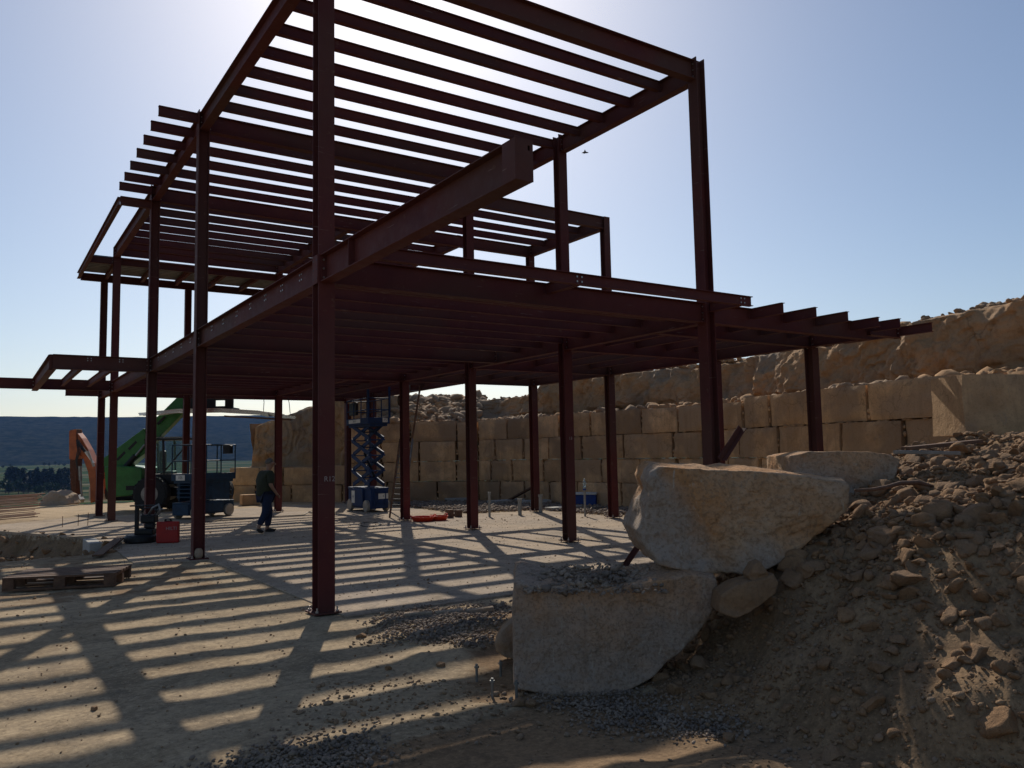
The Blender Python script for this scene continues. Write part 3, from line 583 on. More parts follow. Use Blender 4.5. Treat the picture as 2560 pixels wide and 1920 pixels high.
column(UK, 0, 'U', 8.30); CK = column(UK, VK, 'V', 8.30); column(UK, VJ, 'V', 8.28); column(UK, VC, 'V', 8.28)
column(UM, VJ, 'V', 8.2); column(UM, VC, 'V', 8.2); column(10.93, 1.25, 'V', 3.82); column(UM, VK, 'V', 3.82)
def cover(x, y, top, nrm, ax):      # bolted plate on a column side
    b = MB(); bb = MB()
    if ax == 'x': b.box(x+nrm*.101-.006, x+nrm*.101+.006, y-.085, y+.085, top-.34, top)
    o = b.build('splice_plate', M['steel'], CA)
    hb = MB()
    for yy in (-.05, .05):
        for zz in (-.06, -.17, -.28): hb.tube([(x+nrm*.107, y+yy, top+zz), (x+nrm*.109, y+yy, top+zz)], .011, 8)
    hb.build('bolt_holes', M['black'], o, kind='stuff')
cover(0, 0, T1+.0, -1, 'x')
e = .1; k = .012
# first floor main beams
for y0, y1 in ((-4.22, -e), (e, VB-k), (VB+k, VC-k), (VC+k, VD-e), (VD+e, VE-k)):
    o = beam(0, y0, 0, y1, T1, ends=(y0 > -4, 1))
    js = [v for v in (.79, 1.54, 2.29, 3.05, 3.80, 4.63, 5.42, 7.10, 7.92, 8.72, 9.53, 10.35) if y0 < v < y1]
    bb = MB(); hexbolts(bb, [(-.004, v+s, T1-z) for v in js for s in (-.035, .035) for z in (.06, .13)], (-1, 0, 0), .012, .01)
    if js: bb.build('bolts', M['bolt'], o, kind='stuff')
    if y0 < -4:
        MB().box(-.076, -.005, -.955, -.945, T1-DM+.015, T1-.016).box(.005, .076, -.955, -.945, T1-DM+.015, T1-.016).build('stiffener', M['steel'], o)
        z = T1-.003; MB().box(-.083, .035, -4.232, -4.221, z-DM, z).box(.056, .083, -4.232, -4.221, z-DM, z).box(.035, .056, -4.232, -4.221, z-.045, z).box(.035, .056, -4.232, -4.221, z-DM, z-.085).build('end_plate', M['steel'], o)
        MB().box(-.080, -.074, -4.22, -4.05, z-DM+.012, z-.012).box(.074, .080, -4.22, -4.05, z-DM+.012, z-.012).build('side_plate', M['steel'], o)
for y0, y1 in ((k, VK-e), (VK+e, VJ-e), (VJ+e, VC-e), (VC+e, VD)): beam(UK, y0, UK, y1, T1)
beam(UP2, VC+.085, UP2, VD-e, T1); beam(UQ, VC+.085, UQ, VD-e, T1); beam(UQ, VD+e, UQ, VE-.085, T1)
for y0, y1 in ((.085, 1.25-e), (1.25+e, VJ-e), (VJ+e, VC-e)): beam(UM, y0, UM, y1, T1)
beam(e, 0, UK-e, 0, T1); beam(UK+e, 0, 10.95, 0, T1, ends=(1, 0)); beam(10.97, 0, 11.98, 0, T1, .225)
for y, x1 in ((1.25, 10.93-k), (VK, UM-.085), (VJ, UM-k), (VC, UM-k)): beam(UK+(.085 if y == 1.25 else .012), y, x1, y, T1)
beam(e, VB, UK-.085, VB, T1); beam(e, VC, UK-.012, VC, T1); beam(-2.03, VC, -e, VC, T1, ends=(0, 1))
beam(-7.5, VD, -.085, VD, T1+.03, .3, ends=(0, 1)); beam(.115, VD, 5-.012, VD, T1); beam(5.012, VD, UQ-.012, VD, T1)
for x0, x1 in ((-1.04, -e), (e, 2.63-e), (2.63+e, 8.5-e)): beam(x0, VE, x1, VE, 4.09, .19, .14)
# first floor joists
for v in (.79, 1.54, 2.29, 3.05, 3.80, 4.63, 5.42, 7.10, 7.92, 8.72, 9.53, 10.35): joist(0, v, UK, v, T1)
for v in (12, 12.8, 13.6, 14.4, 15.2, 16, 16.8):
    joist(0, v, UP2, v, T1); joist(UP2, v, UK, v, T1)
    if v > 13: joist(UK, v, UQ, v, T1)
for v in (18.45, 19.3): joist(0, v, UQ, v, T1)
for u in (7.57, 8.43, 9.33, 10.2):
    for a_, b_ in ((0, 1.25), (1.25, VK), (VK, VJ), (VJ, VC)): joist(u, a_, u, b_, T1)
for u, v in ((7.565, -.70), (8.43, -.70), (9.335, -.69), (10.41, -.60), (10.95, -.69)): joist(u, v, u, 0, T1, web0=False)
joist(12.02, -.70, 12.02, 1.2, T1, web0=False, web1=False)
# edge beam hung in front of the first floor with its brackets
o = beam(.085, -.76, 6.70, -.76, T1, .152, .09, plates=False)
bb = MB(); hexbolts(bb, [(u+s, -.764, T1-z) for u in (3.27, 6.5) for s in (-.04, .04) for z in (.045, .11)], (0, -1, 0), .014, .01); bb.build('bolts', M['bolt'], o, kind='stuff')
joist(3.27, -.76, 3.27, 0, T1, cut0=.05, depth=.15); joist(UK, -.76, UK, -.1, T1, cut0=.05, depth=.15, web1=False)
# first floor platform at the left
beam(-2.03, VC+.09, -2.03, VD-.085, T1, DM); joist(-1.35, VC, -1.35, VD, T1); joist(-.68, VC, -.68, VD, T1)
o = bpy.data.objects; bb = MB(); hexbolts(bb, [(u+s, VC-.005, T1-z) for u in (-1.31, -.66) for s in (-.035, .035) for z in (.06, .11)], (0, -1, 0), .012, .01); bb.build('bolts', M['bolt'], frame, kind='stuff')
# roof
for y0, y1 in ((e, VB-k), (VB+k, VC-k), (VC+k, VD-e)): beam(0, y0, 0, y1, T2)
for y0, y1 in ((k, VK-e), (VK+e, VJ-e), (VJ+e, VC-e)): beam(UK, y0, UK, y1, T2)
beam(UP2, VC+.085, UP2, VD-.085, T2); beam(UQ, VC+.085, UQ, VD-.085, T2); beam(UM, VJ+e, UM, VC-e, T2-.05)
beam(e, 0, UK-e, 0, T2); beam(e, VB, UK-.085, VB, T2); beam(e, VC, UK-.012, VC, T2); beam(UK+.012, VC, UM-.012, VC, T2-.05); beam(UK+.012, VJ, UM-.012, VJ, T2-.05)
beam(.085, VD, UQ, VD, T2, .22, .12)
for v in (.83, 1.60, 2.38, 3.15, 3.93, 4.72, 5.51): joist(0, v, UK, v, T2)
for v in (7.09, 7.89, 8.71, 9.55, 10.36): joist(0, v, UK, v, T2); joist(-.79, v, 0, v, T2, web0=False)
for v in (VB, 11.12): joist(-.79, v, -.1 if v == VB else 0, v, T2, web0=False, web1=False)
for v in (7.89, 8.71, 9.55, 10.36): joist(UK, v, UM, v, T2-.05)
for v in (12, 12.8, 13.6, 14.4, 15.2, 16, 16.8): joist(0, v, UP2, v, T2); joist(UP2, v, UQ, v, T2)
# lower roof platform at the back left, with profiled sheet
TP = 7.93
beam(-.755, VC+.0, -.1, VC+.0, TP, .2, .1, plates=False); beam(-.755, VC+.06, -.755, VE+.05, TP, .2, .1, plates=False)
beam(-.70, VD, -.085, VD, TP-.004, .2, .1); beam(.115, VD, UQ-.1, VD, TP-.004, .2, .1); beam(-.70, VE, UQ, VE, TP, .24, .12, plates=False)
for u in (.04, 1.12, 2.2, 3.28, 4.36, 5.44, 6.5, 7.5): joist(u, VD, u, VE, TP, depth=.16)
b = MB(); x = -.7; pts = []
for i in range(11):
    yy = 17.68+i*.225; pts += [(yy, TP+.006), (yy+.07, TP+.006), (yy+.09, TP+.075), (yy+.20, TP+.075)]
vs = [(-.7, y, z) for y, z in pts]+[(UQ, y, z) for y, z in pts]+[(-.7, y, z+.003) for y, z in pts]+[(UQ, y, z+.003) for y, z in pts]; n = len(pts)
b.add(vs, [(i, n+i, n+i+1, i+1) for i in range(n-1)]+[(2*n+i, 2*n+i+1, 3*n+i+1, 3*n+i) for i in range(n-1)]); b.build('roof_sheet', M['galv'], frame)
# chalk marks on the columns
text('chalk_mark', 'R12', .085, M['chalk'], CA, (.035, -.102, 1.52), (PI/2, 0, 0), .0005)
text('chalk_mark', '13', .085, M['chalk'], CK, (UK+.01, VK-.102, 2.05), (PI/2, 0, 0), .0005)
# white stone stuck at the foot of the second column, brace bars
b = MB(); b.sweep(isec(.1, .1, .008, .006), (5.02, .58, .0), (5.95, .22, 1.25), (.8, .5, 0), (-.4, .3, .7)); b.build('steel_strut', M['steel'], label='loose dark red steel bar leaning behind the upper boulder', category='steel bar')
b = MB(); b.bar((6.35, -.30, 1.62), (6.72, -.42, 2.12), .10, .012, (0, 1, 0)); b.bar((6.38, -.37, 1.60), (6.76, -.47, 2.10), .012, .08, (0, 1, 0)); b.build('steel_angle', M['steel'], label='short red steel angle standing askew against right column above the boulder', category='steel bar')
# ------------------------------------------------------------------ boulders
def boulder(name, pts, d, depth, mat, seed, amp=.05, tilt=0.0, n=300, corner=.035, rise=0.0, label='', cat='boulder', group=None, dents=()):
    """a rock with the given silhouette (photo outline taken at its distance d) and real thickness"""
    W = np.array([at(x, y, d) for x, y in pts]); f = np.array([math.sin(YAW), math.cos(YAW), 0]); r = np.array([f[1], -f[0], 0])
    c = W.mean(0); A = (W-c)@r; Zc = W[:, 2]-c[2]
    th = np.linspace(-PI, PI, n, endpoint=False); R = np.zeros(n)
    for i, t in enumerate(th):
        dx, dz = math.cos(t), math.sin(t); best = .01
        for k in range(len(A)):
            x1, z1, x2, z2 = A[k], Zc[k], A[(k+1) % len(A)], Zc[(k+1) % len(A)]; ex, ez = x2-x1, z2-z1; den = dx*ez-dz*ex
            if abs(den) < 1e-9: continue
            tt = (x1*ez-z1*ex)/den; u = (x1*dz-z1*dx)/den
            if tt > 0 and -1e-6 <= u <= 1+1e-6: best = max(best, tt)
        R[i] = best
    fr = list(np.linspace(.0, 1-corner, 54)); prof = [(q, 0.0) for q in fr]+[(1-corner*.35, .015), (1-.01, .05), (1, .11)]+[(1, v) for v in np.linspace(.16, .84, 22)]+[(.98, .94), (.92, .985)]+[(q, 1.0) for q in np.linspace(.8, 0, 12)]
    rows = []
    for q, v in prof:
        x = R*np.cos(th)*q; z = R*np.sin(th)*q; y = np.full(n, v*depth)+tilt*z*(1-v)
        rows.append(np.stack([x, y, z], 1))
    V = np.array(rows).reshape(-1, 3); m = len(prof)
    Q = V+seed*9.1; front = np.clip(1-V[:, 1]/.3, 0, 1)
    def dsp(P):
        big = fbm(P*.9, 3, seed); fac = np.round(fbm(P*2.1+3, 2, seed+3)*5)/5; fine = fbm(P*7, 4, seed+6); rid = (1-np.abs(noise3(P*np.array([2.6, 2.6, 1.1]), seed+8)))**4
        return amp*(1.5*big+.7*fac)+amp*.25*fine+amp*.22*rid
    rad = V-np.array([0, depth/2, 0]); rad[:, 1] *= 1.0
    nd = np.stack([rad[:, 0]*.25, -front*1.0+(1-front)*np.clip(V[:, 1]/depth*2-1.6, 0, 1), rad[:, 2]*.25], 1)
    nd /= np.maximum(np.linalg.norm(nd, axis=1)[:, None], .2); D = dsp(Q); side = np.clip((V[:, 1]-.05)/.2, 0, 1)
    nr2 = np.stack([np.cos(np.tile(th, m)), 0*D, np.sin(np.tile(th, m))], 1)
    V = V+nd*(D*(1-side))[:, None]+nr2*((D-amp*.4)*side*.55)[:, None]*(np.repeat([q for q, v in prof], n) > .5)[:, None]
    r_ = np.random.default_rng(seed); ctr_ = np.array([0, depth/2, 0]); half = np.array([R.mean(), depth/2, R.mean()])
    y0_ = V[:, 1].copy()
    for _ in range(30):
        n_ = np.array([r_.normal()*.6, -abs(r_.normal())*.8-.45, r_.normal()*.6]); n_ /= np.linalg.norm(n_); s_ = (V-ctr_)@n_; h_ = np.quantile(s_, r_.uniform(.70, .985)); V[:, 1] -= np.maximum(s_-h_, 0)*n_[1]*.9
    pu = V[:, 1]-y0_; lim = .16*np.clip((V[:, 2]-V[:, 2].min())/(.35*np.ptp(V[:, 2])), .15, 1); V[:, 1] = y0_+np.where(pu > 0, lim*(1-np.exp(-pu/lim)), pu)
    ch = fbm(V*6.5+seed, 2, seed+35); V += nd*(amp*.30*fbm(V*5.5+seed, 5, seed+31, .65)+amp*.25*np.round(ch*5)/5+amp*.16*(1-np.abs(noise3(V*np.array([7, 7, 3.]), seed+33)))**5)[:, None]*1.15
    V[:, 2] += .012*fbm(V*9, 3, seed+11); I = np.arange(n*m).reshape(m, n); J = np.roll(I, -1, 1)
    Fq = np.stack([I[:-1].ravel(), J[:-1].ravel(), J[1:].ravel(), I[1:].ravel()], 1)
    V[:, 2] += rise*np.clip(V[:, 1], 0, depth)*np.clip(V[:, 2]/(V[:, 2].max()*.6), 0, 1)
    WV = c[None]+V[:, :1]*r+V[:, 1:2]*f+V[:, 2:]*np.array([0, 0, 1.]); base = np.array([c[0], c[1], WV[:, 2].min()])
    me = np_mesh(name, WV-base, Fq, mat, False)
    return meshobj(name, me, None, base, label=label, category=cat, group=group)
boulder('boulder', [(1285, 1478), (1330, 1486), (1400, 1489), (1480, 1492), (1560, 1486), (1650, 1474), (1740, 1462), (1812, 1470), (1817, 1500), (1806, 1545), (1760, 1600), (1704, 1645), (1640, 1700), (1560, 1742), (1470, 1756), (1360, 1745), (1282, 1735), (1281, 1640), (1279, 1540)],
        6.15, .62, M['stone_c'], 3, .06, .04, rise=.24, label='lower grey-brown squared boulder whose flat top carries the bigger one')
boulder('boulder', [(1655, 1168), (1720, 1174), (1800, 1176), (1880, 1180), (1965, 1188), (2048, 1198), (2131, 1206), (2134, 1240), (2128, 1282), (2070, 1335), (2018, 1372), (1956, 1412), (1876, 1440), (1790, 1440), (1710, 1426), (1650, 1414), (1618, 1372), (1598, 1330), (1616, 1300), (1622, 1262), (1634, 1235), (1622, 1208), (1634, 1182)],
        6.45, 1.05, M['stone_b'], 12, .075, .04, rise=.06, label='biggest ochre and grey boulder resting on the lower squared one')
boulder('boulder', [(1990, 1140), (2040, 1129), (2110, 1127), (2190, 1129), (2240, 1133), (2280, 1150), (2262, 1195), (2212, 1250), (2120, 1275), (2040, 1250), (1990, 1200)],
        7.9, 1.0, M['stone_b'], 24, .05, .10, label='flat topped tan boulder behind and right of the biggest one')
boulder('boulder', [(1812, 1495), (1850, 1466), (1950, 1442), (1963, 1462), (1955, 1490), (1880, 1535), (1840, 1550), (1806, 1538)],
        5.95, .4, M['soilstone'], 31, .025, .1, corner=.12, label='small wedge shaped boulder tucked right of the lower squared one')
boulder('boulder', [(1874, 1440), (1890, 1412), (1905, 1405), (1925, 1436), (1928, 1452), (1880, 1452)], 6.05, .2, M['soilstone'], 35, .015, 0, corner=.2, n=80, label='small upright stone under the biggest boulder, above the wedge stone')
boulder('boulder', [(1236, 1612), (1252, 1585), (1283, 1560), (1296, 1600), (1294, 1650), (1262, 1645), (1240, 1632)], 6.9, .35, M['rubble'], 41, .03, .2, corner=.3, n=100, label='tan rounded rock against the left side of the lower boulder')
boulder('boulder', [(846, 1180), (850, 1130), (862, 1112), (885, 1110), (900, 1135), (898, 1178), (870, 1186)], 33.2, 1.0, M['stone_a'], 47, .08, 0, corner=.3, n=80, label='rounded tan boulder standing on the low wall behind the raised lift')
boulder('boulder', [(90, 1262), (100, 1243), (124, 1227), (133, 1228), (155, 1240), (166, 1262), (150, 1268), (110, 1268)], 34.2, 1.3, M['whiterock'], 53, .10, 0, corner=.25, n=100, label='pale broken rock on the sand left of the excavator')
def stone(px_, py_, size, lab, seed, mat='soilstone', d=None, grp=None, sink=.3):
    p = gnd(px_, py_)
    if d: p = at(px_, py_, d)
    V, Fc = ICO3; size *= .72; V = facet(V, seed, 11, .45, .8)*(1+.10*fbm(V*2.4+seed, 4, seed)[:, None])*size*1.25*np.array([1, .85, .7]); a_ = seed*1.7
    R_z = np.array([[math.cos(a_), -math.sin(a_), 0], [math.sin(a_), math.cos(a_), 0], [0, 0, 1]]); V = V@R_z.T; V[:, 2] += size*.25
    z = p[2] if d else float(ground_z(np.array([p[0]]), np.array([p[1]]))[0])
    if not d and poly_dist(np.array([p[0]]), np.array([p[1]]), SLAB)[0] > 0: z = 0
    return meshobj('stone', np_mesh('stone', V, Fc, M[mat], False), None, (p[0], p[1], z-size*sink*.3), label=lab, category='stone', group=grp)
for q in [(235, 1772, .045, 'lone brown stone on the sunlit ground at lower left', 1), (900, 1592, .075, 'fist sized pale stone at the left end of the grey gravel strip', 2), (1070, 1592, .055, 'pale stone in the middle of the gravel strip', 3),
          (1103, 1667, .06, 'tan stone lying just below the gravel strip near the anchor rods', 4), (970, 1672, .045, 'small pinkish stone left of the anchor rods in the shade', 5), (1105, 1575, .04, 'little angular chip beside the pale gravel slab', 6),
          (1292, 1756, .075, 'stone at the foot of the lower boulder, left corner', 7), (1325, 1758, .07, 'stone directly below the lower boulder, second from its left corner', 8), (1650, 1712, .08, 'flat stone below the right half of the lower boulder', 9),
          (1820, 1850, .075, 'pale stone in the dark dirt at bottom centre right', 10), (1865, 1896, .06, 'small light stone near the bottom edge in a sun fleck', 11), (1840, 1890, .05, 'split chip beside the light stone in the sun fleck', 12), (2080, 1905, .11, 'rounded brown stone half buried at the bottom edge', 13)]:
    stone(q[0], q[1], q[2], q[3], q[4])
def on_mound(px_, py_):      # first hit of the sight line with the mound
    for d in np.arange(3.2, 13, .04):
        p = at(px_, py_, d)
        if p[2] < float(ground_z(p[:1], p[1:2])[0]): return p, d
    return at(px_, py_, 8), 8
for i, (x, y, s_, lab) in enumerate([(1995, 1395, .13, 'round boulder stone right of the big boulder foot'), (2015, 1430, .14, 'flat dark stone below the big boulder right edge'), (2100, 1330, .09, 'brown stone beside the right tip of the biggest boulder'), (2190, 1345, .13, 'reddish block stone mid slope of the mound'),
      (2300, 1400, .10, 'grey stone in the middle of the rubble slope'), (2440, 1240, .13, 'large tan cobble high on the rubble slope'), (2395, 1225, .16, 'angular brown block below the twisted root'), (2470, 1330, .12, 'dusty cobble at the right of the rubble slope'), (2540, 1300, .13, 'cobble at the right edge of the photo on the rubble'),
      (2330, 1520, .10, 'pale clod on the bank below the rubble'), (2460, 1560, .10, 'yellowish clod on the bank near the right edge'), (2500, 1400, .15, 'wide flat cobble near right edge, middle of the slope'), (2240, 1270, .10, 'brown stone under the flat topped boulder'), (2555, 1110, .14, 'dark stone on the crest of the mound at the right edge'),
      (1930, 1500, .09, 'stone lying right of the wedge boulder'), (2385, 1655, .10, 'crumbly clod sticking out of the bank'), (2490, 1800, .16, 'rounded lump half buried in the dark bank')]):
    p, d = on_mound(x, y); stone(x, y, s_, lab, 20+i, 'soilstone', d, None, 1.3)
XY = np.array([plan(a_, d_)[:2] for a_, d_ in zip(RNG.uniform(.05, 1.15, 900), RNG.uniform(6.2, 6.75, 900))]); S = np.exp(RNG.normal(-4.5, .55, 900)).clip(.005, .045)
rock_cloud('stone_chips', np.c_[XY, np.interp((XY-CAM[:2])@np.array([math.sin(YAW), math.cos(YAW)]), [6.2, 6.75], [.70, .83])+RNG.uniform(0, .03, 900)], S, M['gravel'], ICO0, .2, .7, 12, False, kind='stuff', label='chips on top of the lower boulder', category='gravel')
# root, boards, cable bits on the mound
p = [at(x, y, d) for x, y, d in ((2138, 1226, 6.9), (2180, 1224, 7.0), (2215, 1218, 7.1), (2250, 1208, 7.2), (2295, 1206, 7.3), (2330, 1216, 7.4), (2350, 1232, 7.45))]
b = MB(); b.smooth = True; b.tube(p, [.012, .016, .018, .02, .02, .018, .012], 8); b.build('dry_root', M['wood'], label='pale dry root lying over the mound right of the biggest boulder', category='root')
b = MB(); b.bar(at(2242, 1130, 8.1), at(2392, 1133, 8.3), .10, .035); b.build('metal_profile', M['galv'], bevel=.003, label='short pale metal profile lying on the flat topped boulder end', category='metal bar')
b = MB(); b.bar(at(2265, 1121, 9.6), at(2445, 1103, 9.9), .16, .04); b.build('wooden_plank', M['wood'], bevel=.003, label='wooden plank lying on the crest of the mound', category='plank')
for i, (x, y, d, h, lab) in enumerate([(1192, 1697, 6.5, .115, 'left anchor rod standing by the lower boulder'), (1231, 1735, 6.15, .115, 'front anchor rod standing by the lower boulder'), (1252, 1686, 6.5, .11, 'anchor rod nearest the lower boulder'), (1291, 1742, 6.0, .12, 'anchor rod in front of the lower boulder corner')]):
    g0 = gnd(x, y); b = MB(); b.tube([(0, 0, -.03), (0, 0, h)], .011, 10); b.tube([(0, 0, h*.72), (0, 0, h*.86)], .019, 6); b.build('anchor_rod', M['galv'], label=lab, category='anchor bolt').location = tuple(g0)
b = MB()
for k in range(3): b.bar((k*.34, .02*k, .03), (k*.34+.31, .03*k, .035+.01*k), .10, .05)
o = b.build('concrete_chunk', M['whiterock'], bevel=.01, kind=None, label='broken pale kerb pieces lying on the gravel strip', category='concrete rubble'); o.location = tuple(gnd(1010, 1545)); o.rotation_euler = (0, 0, -YAW+.1)
# ------------------------------------------------------------------ scissor lifts
def wheel(parent, c, r, w, ax, tyre, rim):
    k = MB(); k.smooth = False; k.lathe([(r*.62, -w/2), (r*.93, -w/2), (r, -w*.36), (r, w*.36), (r*.93, w/2), (r*.62, w/2)], c, 26, ax); o = k.build('wheel', tyre, parent)
    h = MB(); h.lathe([(r*.2, -w*.46), (r*.6, -w*.42), (r*.61, w*.42), (r*.2, w*.46)], c, 20, ax)
    for j in range(6):
        a_ = j*PI/3; q = (0, r*.36*math.cos(a_), r*.36*math.sin(a_)) if ax == 'x' else (r*.36*math.cos(a_), 0, r*.36*math.sin(a_)); h.box(c[0]+q[0]-.012, c[0]+q[0]+.012, c[1]+q[1]-.012, c[1]+q[1]+.012, c[2]+q[2]-.012, c[2]+q[2]+.012) if False else None
    h.build('rim', rim, o); return o
def placard(parent, txt, x, y, z, w, h, face, size, two=None):
    b = MB(); rot = (PI/2, 0, 0)
    if face == '-y': b.box(x-w/2, x+w/2, y-.006, y, z-h/2, z+h/2); loc = (x, y-.0075, z); rot = (PI/2, 0, 0)
    else: b.box(x-.006, x, y-w/2, y+w/2, z-h/2, z+h/2); loc = (x-.0075, y, z); rot = (PI/2, 0, -PI/2)
    o = b.build('placard', M['white'], parent); text('lettering', txt, size, M['ink'], o, loc, rot, .0005)
    if two: text('lettering', two, size*.5, M['ink'], o, (loc[0], loc[1], z-h*.3), rot, .0005)
def scissor_lift(loc, rz, L, W, zb, zp, n, reach, rail, raised, mat, label):
    t_ = empty('scissor_lift', loc, rz, label=label, category='scissor lift', group='scissor lifts on the slab'); hx, hy = W/2, L/2
    c = MB(); c.box(-hx+.09, hx-.09, -hy, hy, .11, zb-.12); c.box(-hx+.05, hx-.05, -hy*.42, hy*.42, .13, zb-.05); c.box(-hx+.06, hx-.06, -hy+.02, hy-.02, zb-.12, zb-.06)
    c.box(-hx+.02, -hx+.1, -hy*.45, hy*.45, .16, zb-.10).box(hx-.1, hx-.02, -hy*.45, hy*.45, .16, zb-.10); c.build('chassis', mat, t_, bevel=.012)
    for x in (-1, 1):
        for y in (-1, 1): wheel(t_, (x*(hx-.06), y*(hy-.27), .19), .19, .12, 'x', M['rubber'] if False else M['rim'], M['black'])
    h = (zp-zb)/n
    for i in range(n):
        z0 = zb+i*h+.02; z1 = zb+(i+1)*h-.02
        for s, x in ((-1, -hx+.16), (1, hx-.16)):
            for dgn in (-1, 1):
                a_ = MB(); xo = x+s*dgn*.022; a_.bar((xo, -reach*dgn, z0), (xo, reach*dgn, z1), .036, .095 if raised else .07, (1, 0, 0)) if False else a_.sweep([(-.02, -.062), (.02, -.062), (.02, .062), (-.02, .062)], (xo, -reach*dgn, z0), (xo, reach*dgn, z1), (1, 0, 0), (0, 0, 1)); a_.build('scissor_arm', mat, t_)
        p_ = MB()
        for y, z in ((-reach, z1), (reach, z1), (0, (z0+z1)/2)): p_.tube([(-hx+.1, y, z), (hx-.1, y, z)], .022, 10)
        p_.build('cross_tube', mat, t_, kind='stuff')
    if raised:
        cy = MB(); cy.tube([(0, -reach*.7, zb+h*.6), (0, reach*.35, zb+h*2.1)], .045, 12); cy.build('lift_cylinder', M['black'], t_); cy = MB(); cy.tube([(0, reach*.35, zb+h*2.1), (0, reach*.6, zb+h*2.5)], .024, 10); cy.build('cylinder_rod', M['galv'], t_)
    p = MB(); p.box(-hx+.01, hx-.01, -hy+.02, hy-.02, zp, zp+.05).box(-hx+.01, -hx+.03, -hy+.02, hy-.02, zp+.05, zp+.2).box(hx-.03, hx-.01, -hy+.02, hy-.02, zp+.05, zp+.2).box(-hx+.03, hx-.03, -hy+.02, -hy+.04, zp+.05, zp+.2).box(-hx+.03, hx-.03, hy-.04, hy-.02, zp+.05, zp+.2)
    p.box(-hx+.08, hx-.08, -hy+.06, hy-.06, zp-.08, zp); p.build('platform', mat, t_, bevel=.005)
    r_ = MB(); a = hx-.03; b_ = hy-.03; zt = zp+rail
    def rl(*pp, r=.017): r_.tube(pp, r, 8)
    for z in (zt, zp+rail*.55): rl((-a, -b_, z), (-a, b_, z)); rl((a, -b_, z), (a, b_, z)); rl((-a, -b_, z), (a, -b_, z)); rl((-a, b_, z), (a, b_, z))
    for y in (-b_, -b_/3, b_/3, b_):
        for x in (-a, a): rl((x, y, zp+.1), (x, y, zt), r=.019)
    r_.build('guard_rail', mat, t_)
    if raised:
        q = MB(); q.box(-hx-.01, -hx+.05, -hy+.0, -hy+.08, zp+.2, zp+1.35).box(hx-.05, hx+.01, -hy-.0, -hy+.05, zp+.2, zp+1.3); q.build('corner_post', mat, t_)
    cb = MB(); cb.box(-hx+.03, -hx+.12, hy*.15, hy*.75, zp+.32, zt-.08) if raised else cb.box(-hx+.1, -.02, -hy+.05, -hy+.2, zt-.28, zt-.02); cb.build('control_box', M['black'], t_, bevel=.01)
    ld = MB()
    for z in np.linspace(.3, zb+.25 if not raised else .62, 4 if not raised else 2): ld.tube([(-hx+.2, -hy-.035, z), (hx-.2, -hy-.035, z)], .012, 6)
    for x in (-hx+.2, hx-.2): ld.tube([(x, -hy-.035, .2), (x, -hy-.035, zb+.3 if not raised else .66)], .014, 6)
    ld.build('ladder', mat, t_); return t_
L1 = scissor_lift((7.42, 15.83, 0), 0, 1.86, .78, .83, 2.82, 4, .72, .82, True, M['blue'], 'raised dark blue scissor lift with its platform just below the first floor')
placard(L1, '15', .20, -.93, 2.93, .17, .13, '-y', .12); placard(L1, 'XX13', -.38, .2, 2.93, .95, .12, '-x', .10); placard(L1, 'H', -.37, .35, .46, .26, .40, '-x', .16); placard(L1, 'II', .12, -.935, .5, .34, .17, '-y', .10)
c0, c1 = gnd(478, 1299), gnd(562, 1290); ax_ = (c1-c0)[:2]; ax_ /= np.linalg.norm(ax_); per = np.array([-ax_[1], ax_[0]]); ctr = c0[:2]+ax_*.92+per*.42
L2 = scissor_lift((ctr[0], ctr[1], 0), math.atan2(ax_[1], ax_[0])-PI/2+PI, 1.9, .82, .55, 1.15, 5, .78, 1.08, False, M['blue_b'], 'lowered blue scissor lift with plate 77 77 24 44 beside the green machine')
for txt, x, y, z, w, h, sz in (('77 77 24 44', .425, -.45, .93, .62, .17, .13), ('H', .40, -.40, .35, .42, .36, .2), ('AAAAAA', .42, -.62, 1.28, .55, .09, .07)):
    b = MB(); b.box(x, x+.006, y-w/2, y+w/2, z-h/2, z+h/2); o = b.build('placard', M['white'], L2)
    if txt[0] != 'A': text('lettering', txt, sz, M['ink'], o, (x+.0075, y, z), (PI/2, 0, PI/2), .0005)
b = MB(); b.box(-.18, .18, .955, .961, 1.16, 1.32); o = b.build('placard', M['white'], L2); text('lettering', '105', .12, M['ink'], o, (0, .963, 1.24), (PI/2, 0, PI), .0005)
# ------------------------------------------------------------------ telehandler and its load
TD = 29.5; TS = TD/F; TX = -14.3
def tl(px_, py_, d=TD, x0=TX): return ((px_-1280)/F*d-x0, 1.773+(1134-.0199*(px_-1280)-py_)/F*d)
tele = empty('telehandler', plan(TX, TD), -YAW, label='green telescopic handler with raised boom behind the left columns', category='telehandler')
b = MB(); b.prism([tl(*q) for q in ((286, 1166), (310, 1163), (378, 1168), (378, 1234), (300, 1240), (290, 1214))][::-1], -.75, .9); b.build('body', M['green'], tele, bevel=.04)
b = MB(); b.prism([tl(*q) for q in ((300, 1238), (520, 1238), (520, 1218), (300, 1218))][::-1], -.45, .5); b.build('chassis', M['black'], tele, bevel=.02)
b = MB(); x0, z0 = tl(341, 1212); x1, z1 = tl(372, 1222); b.box(x0, x1, -.765, -.752, z1, z0)
for k in range(5): b.box(x0+.02, x1-.02, -.775, -.765, z1+.02+k*.03, z1+.035+k*.03)
b.build('vent_grille', M['black'], tele)
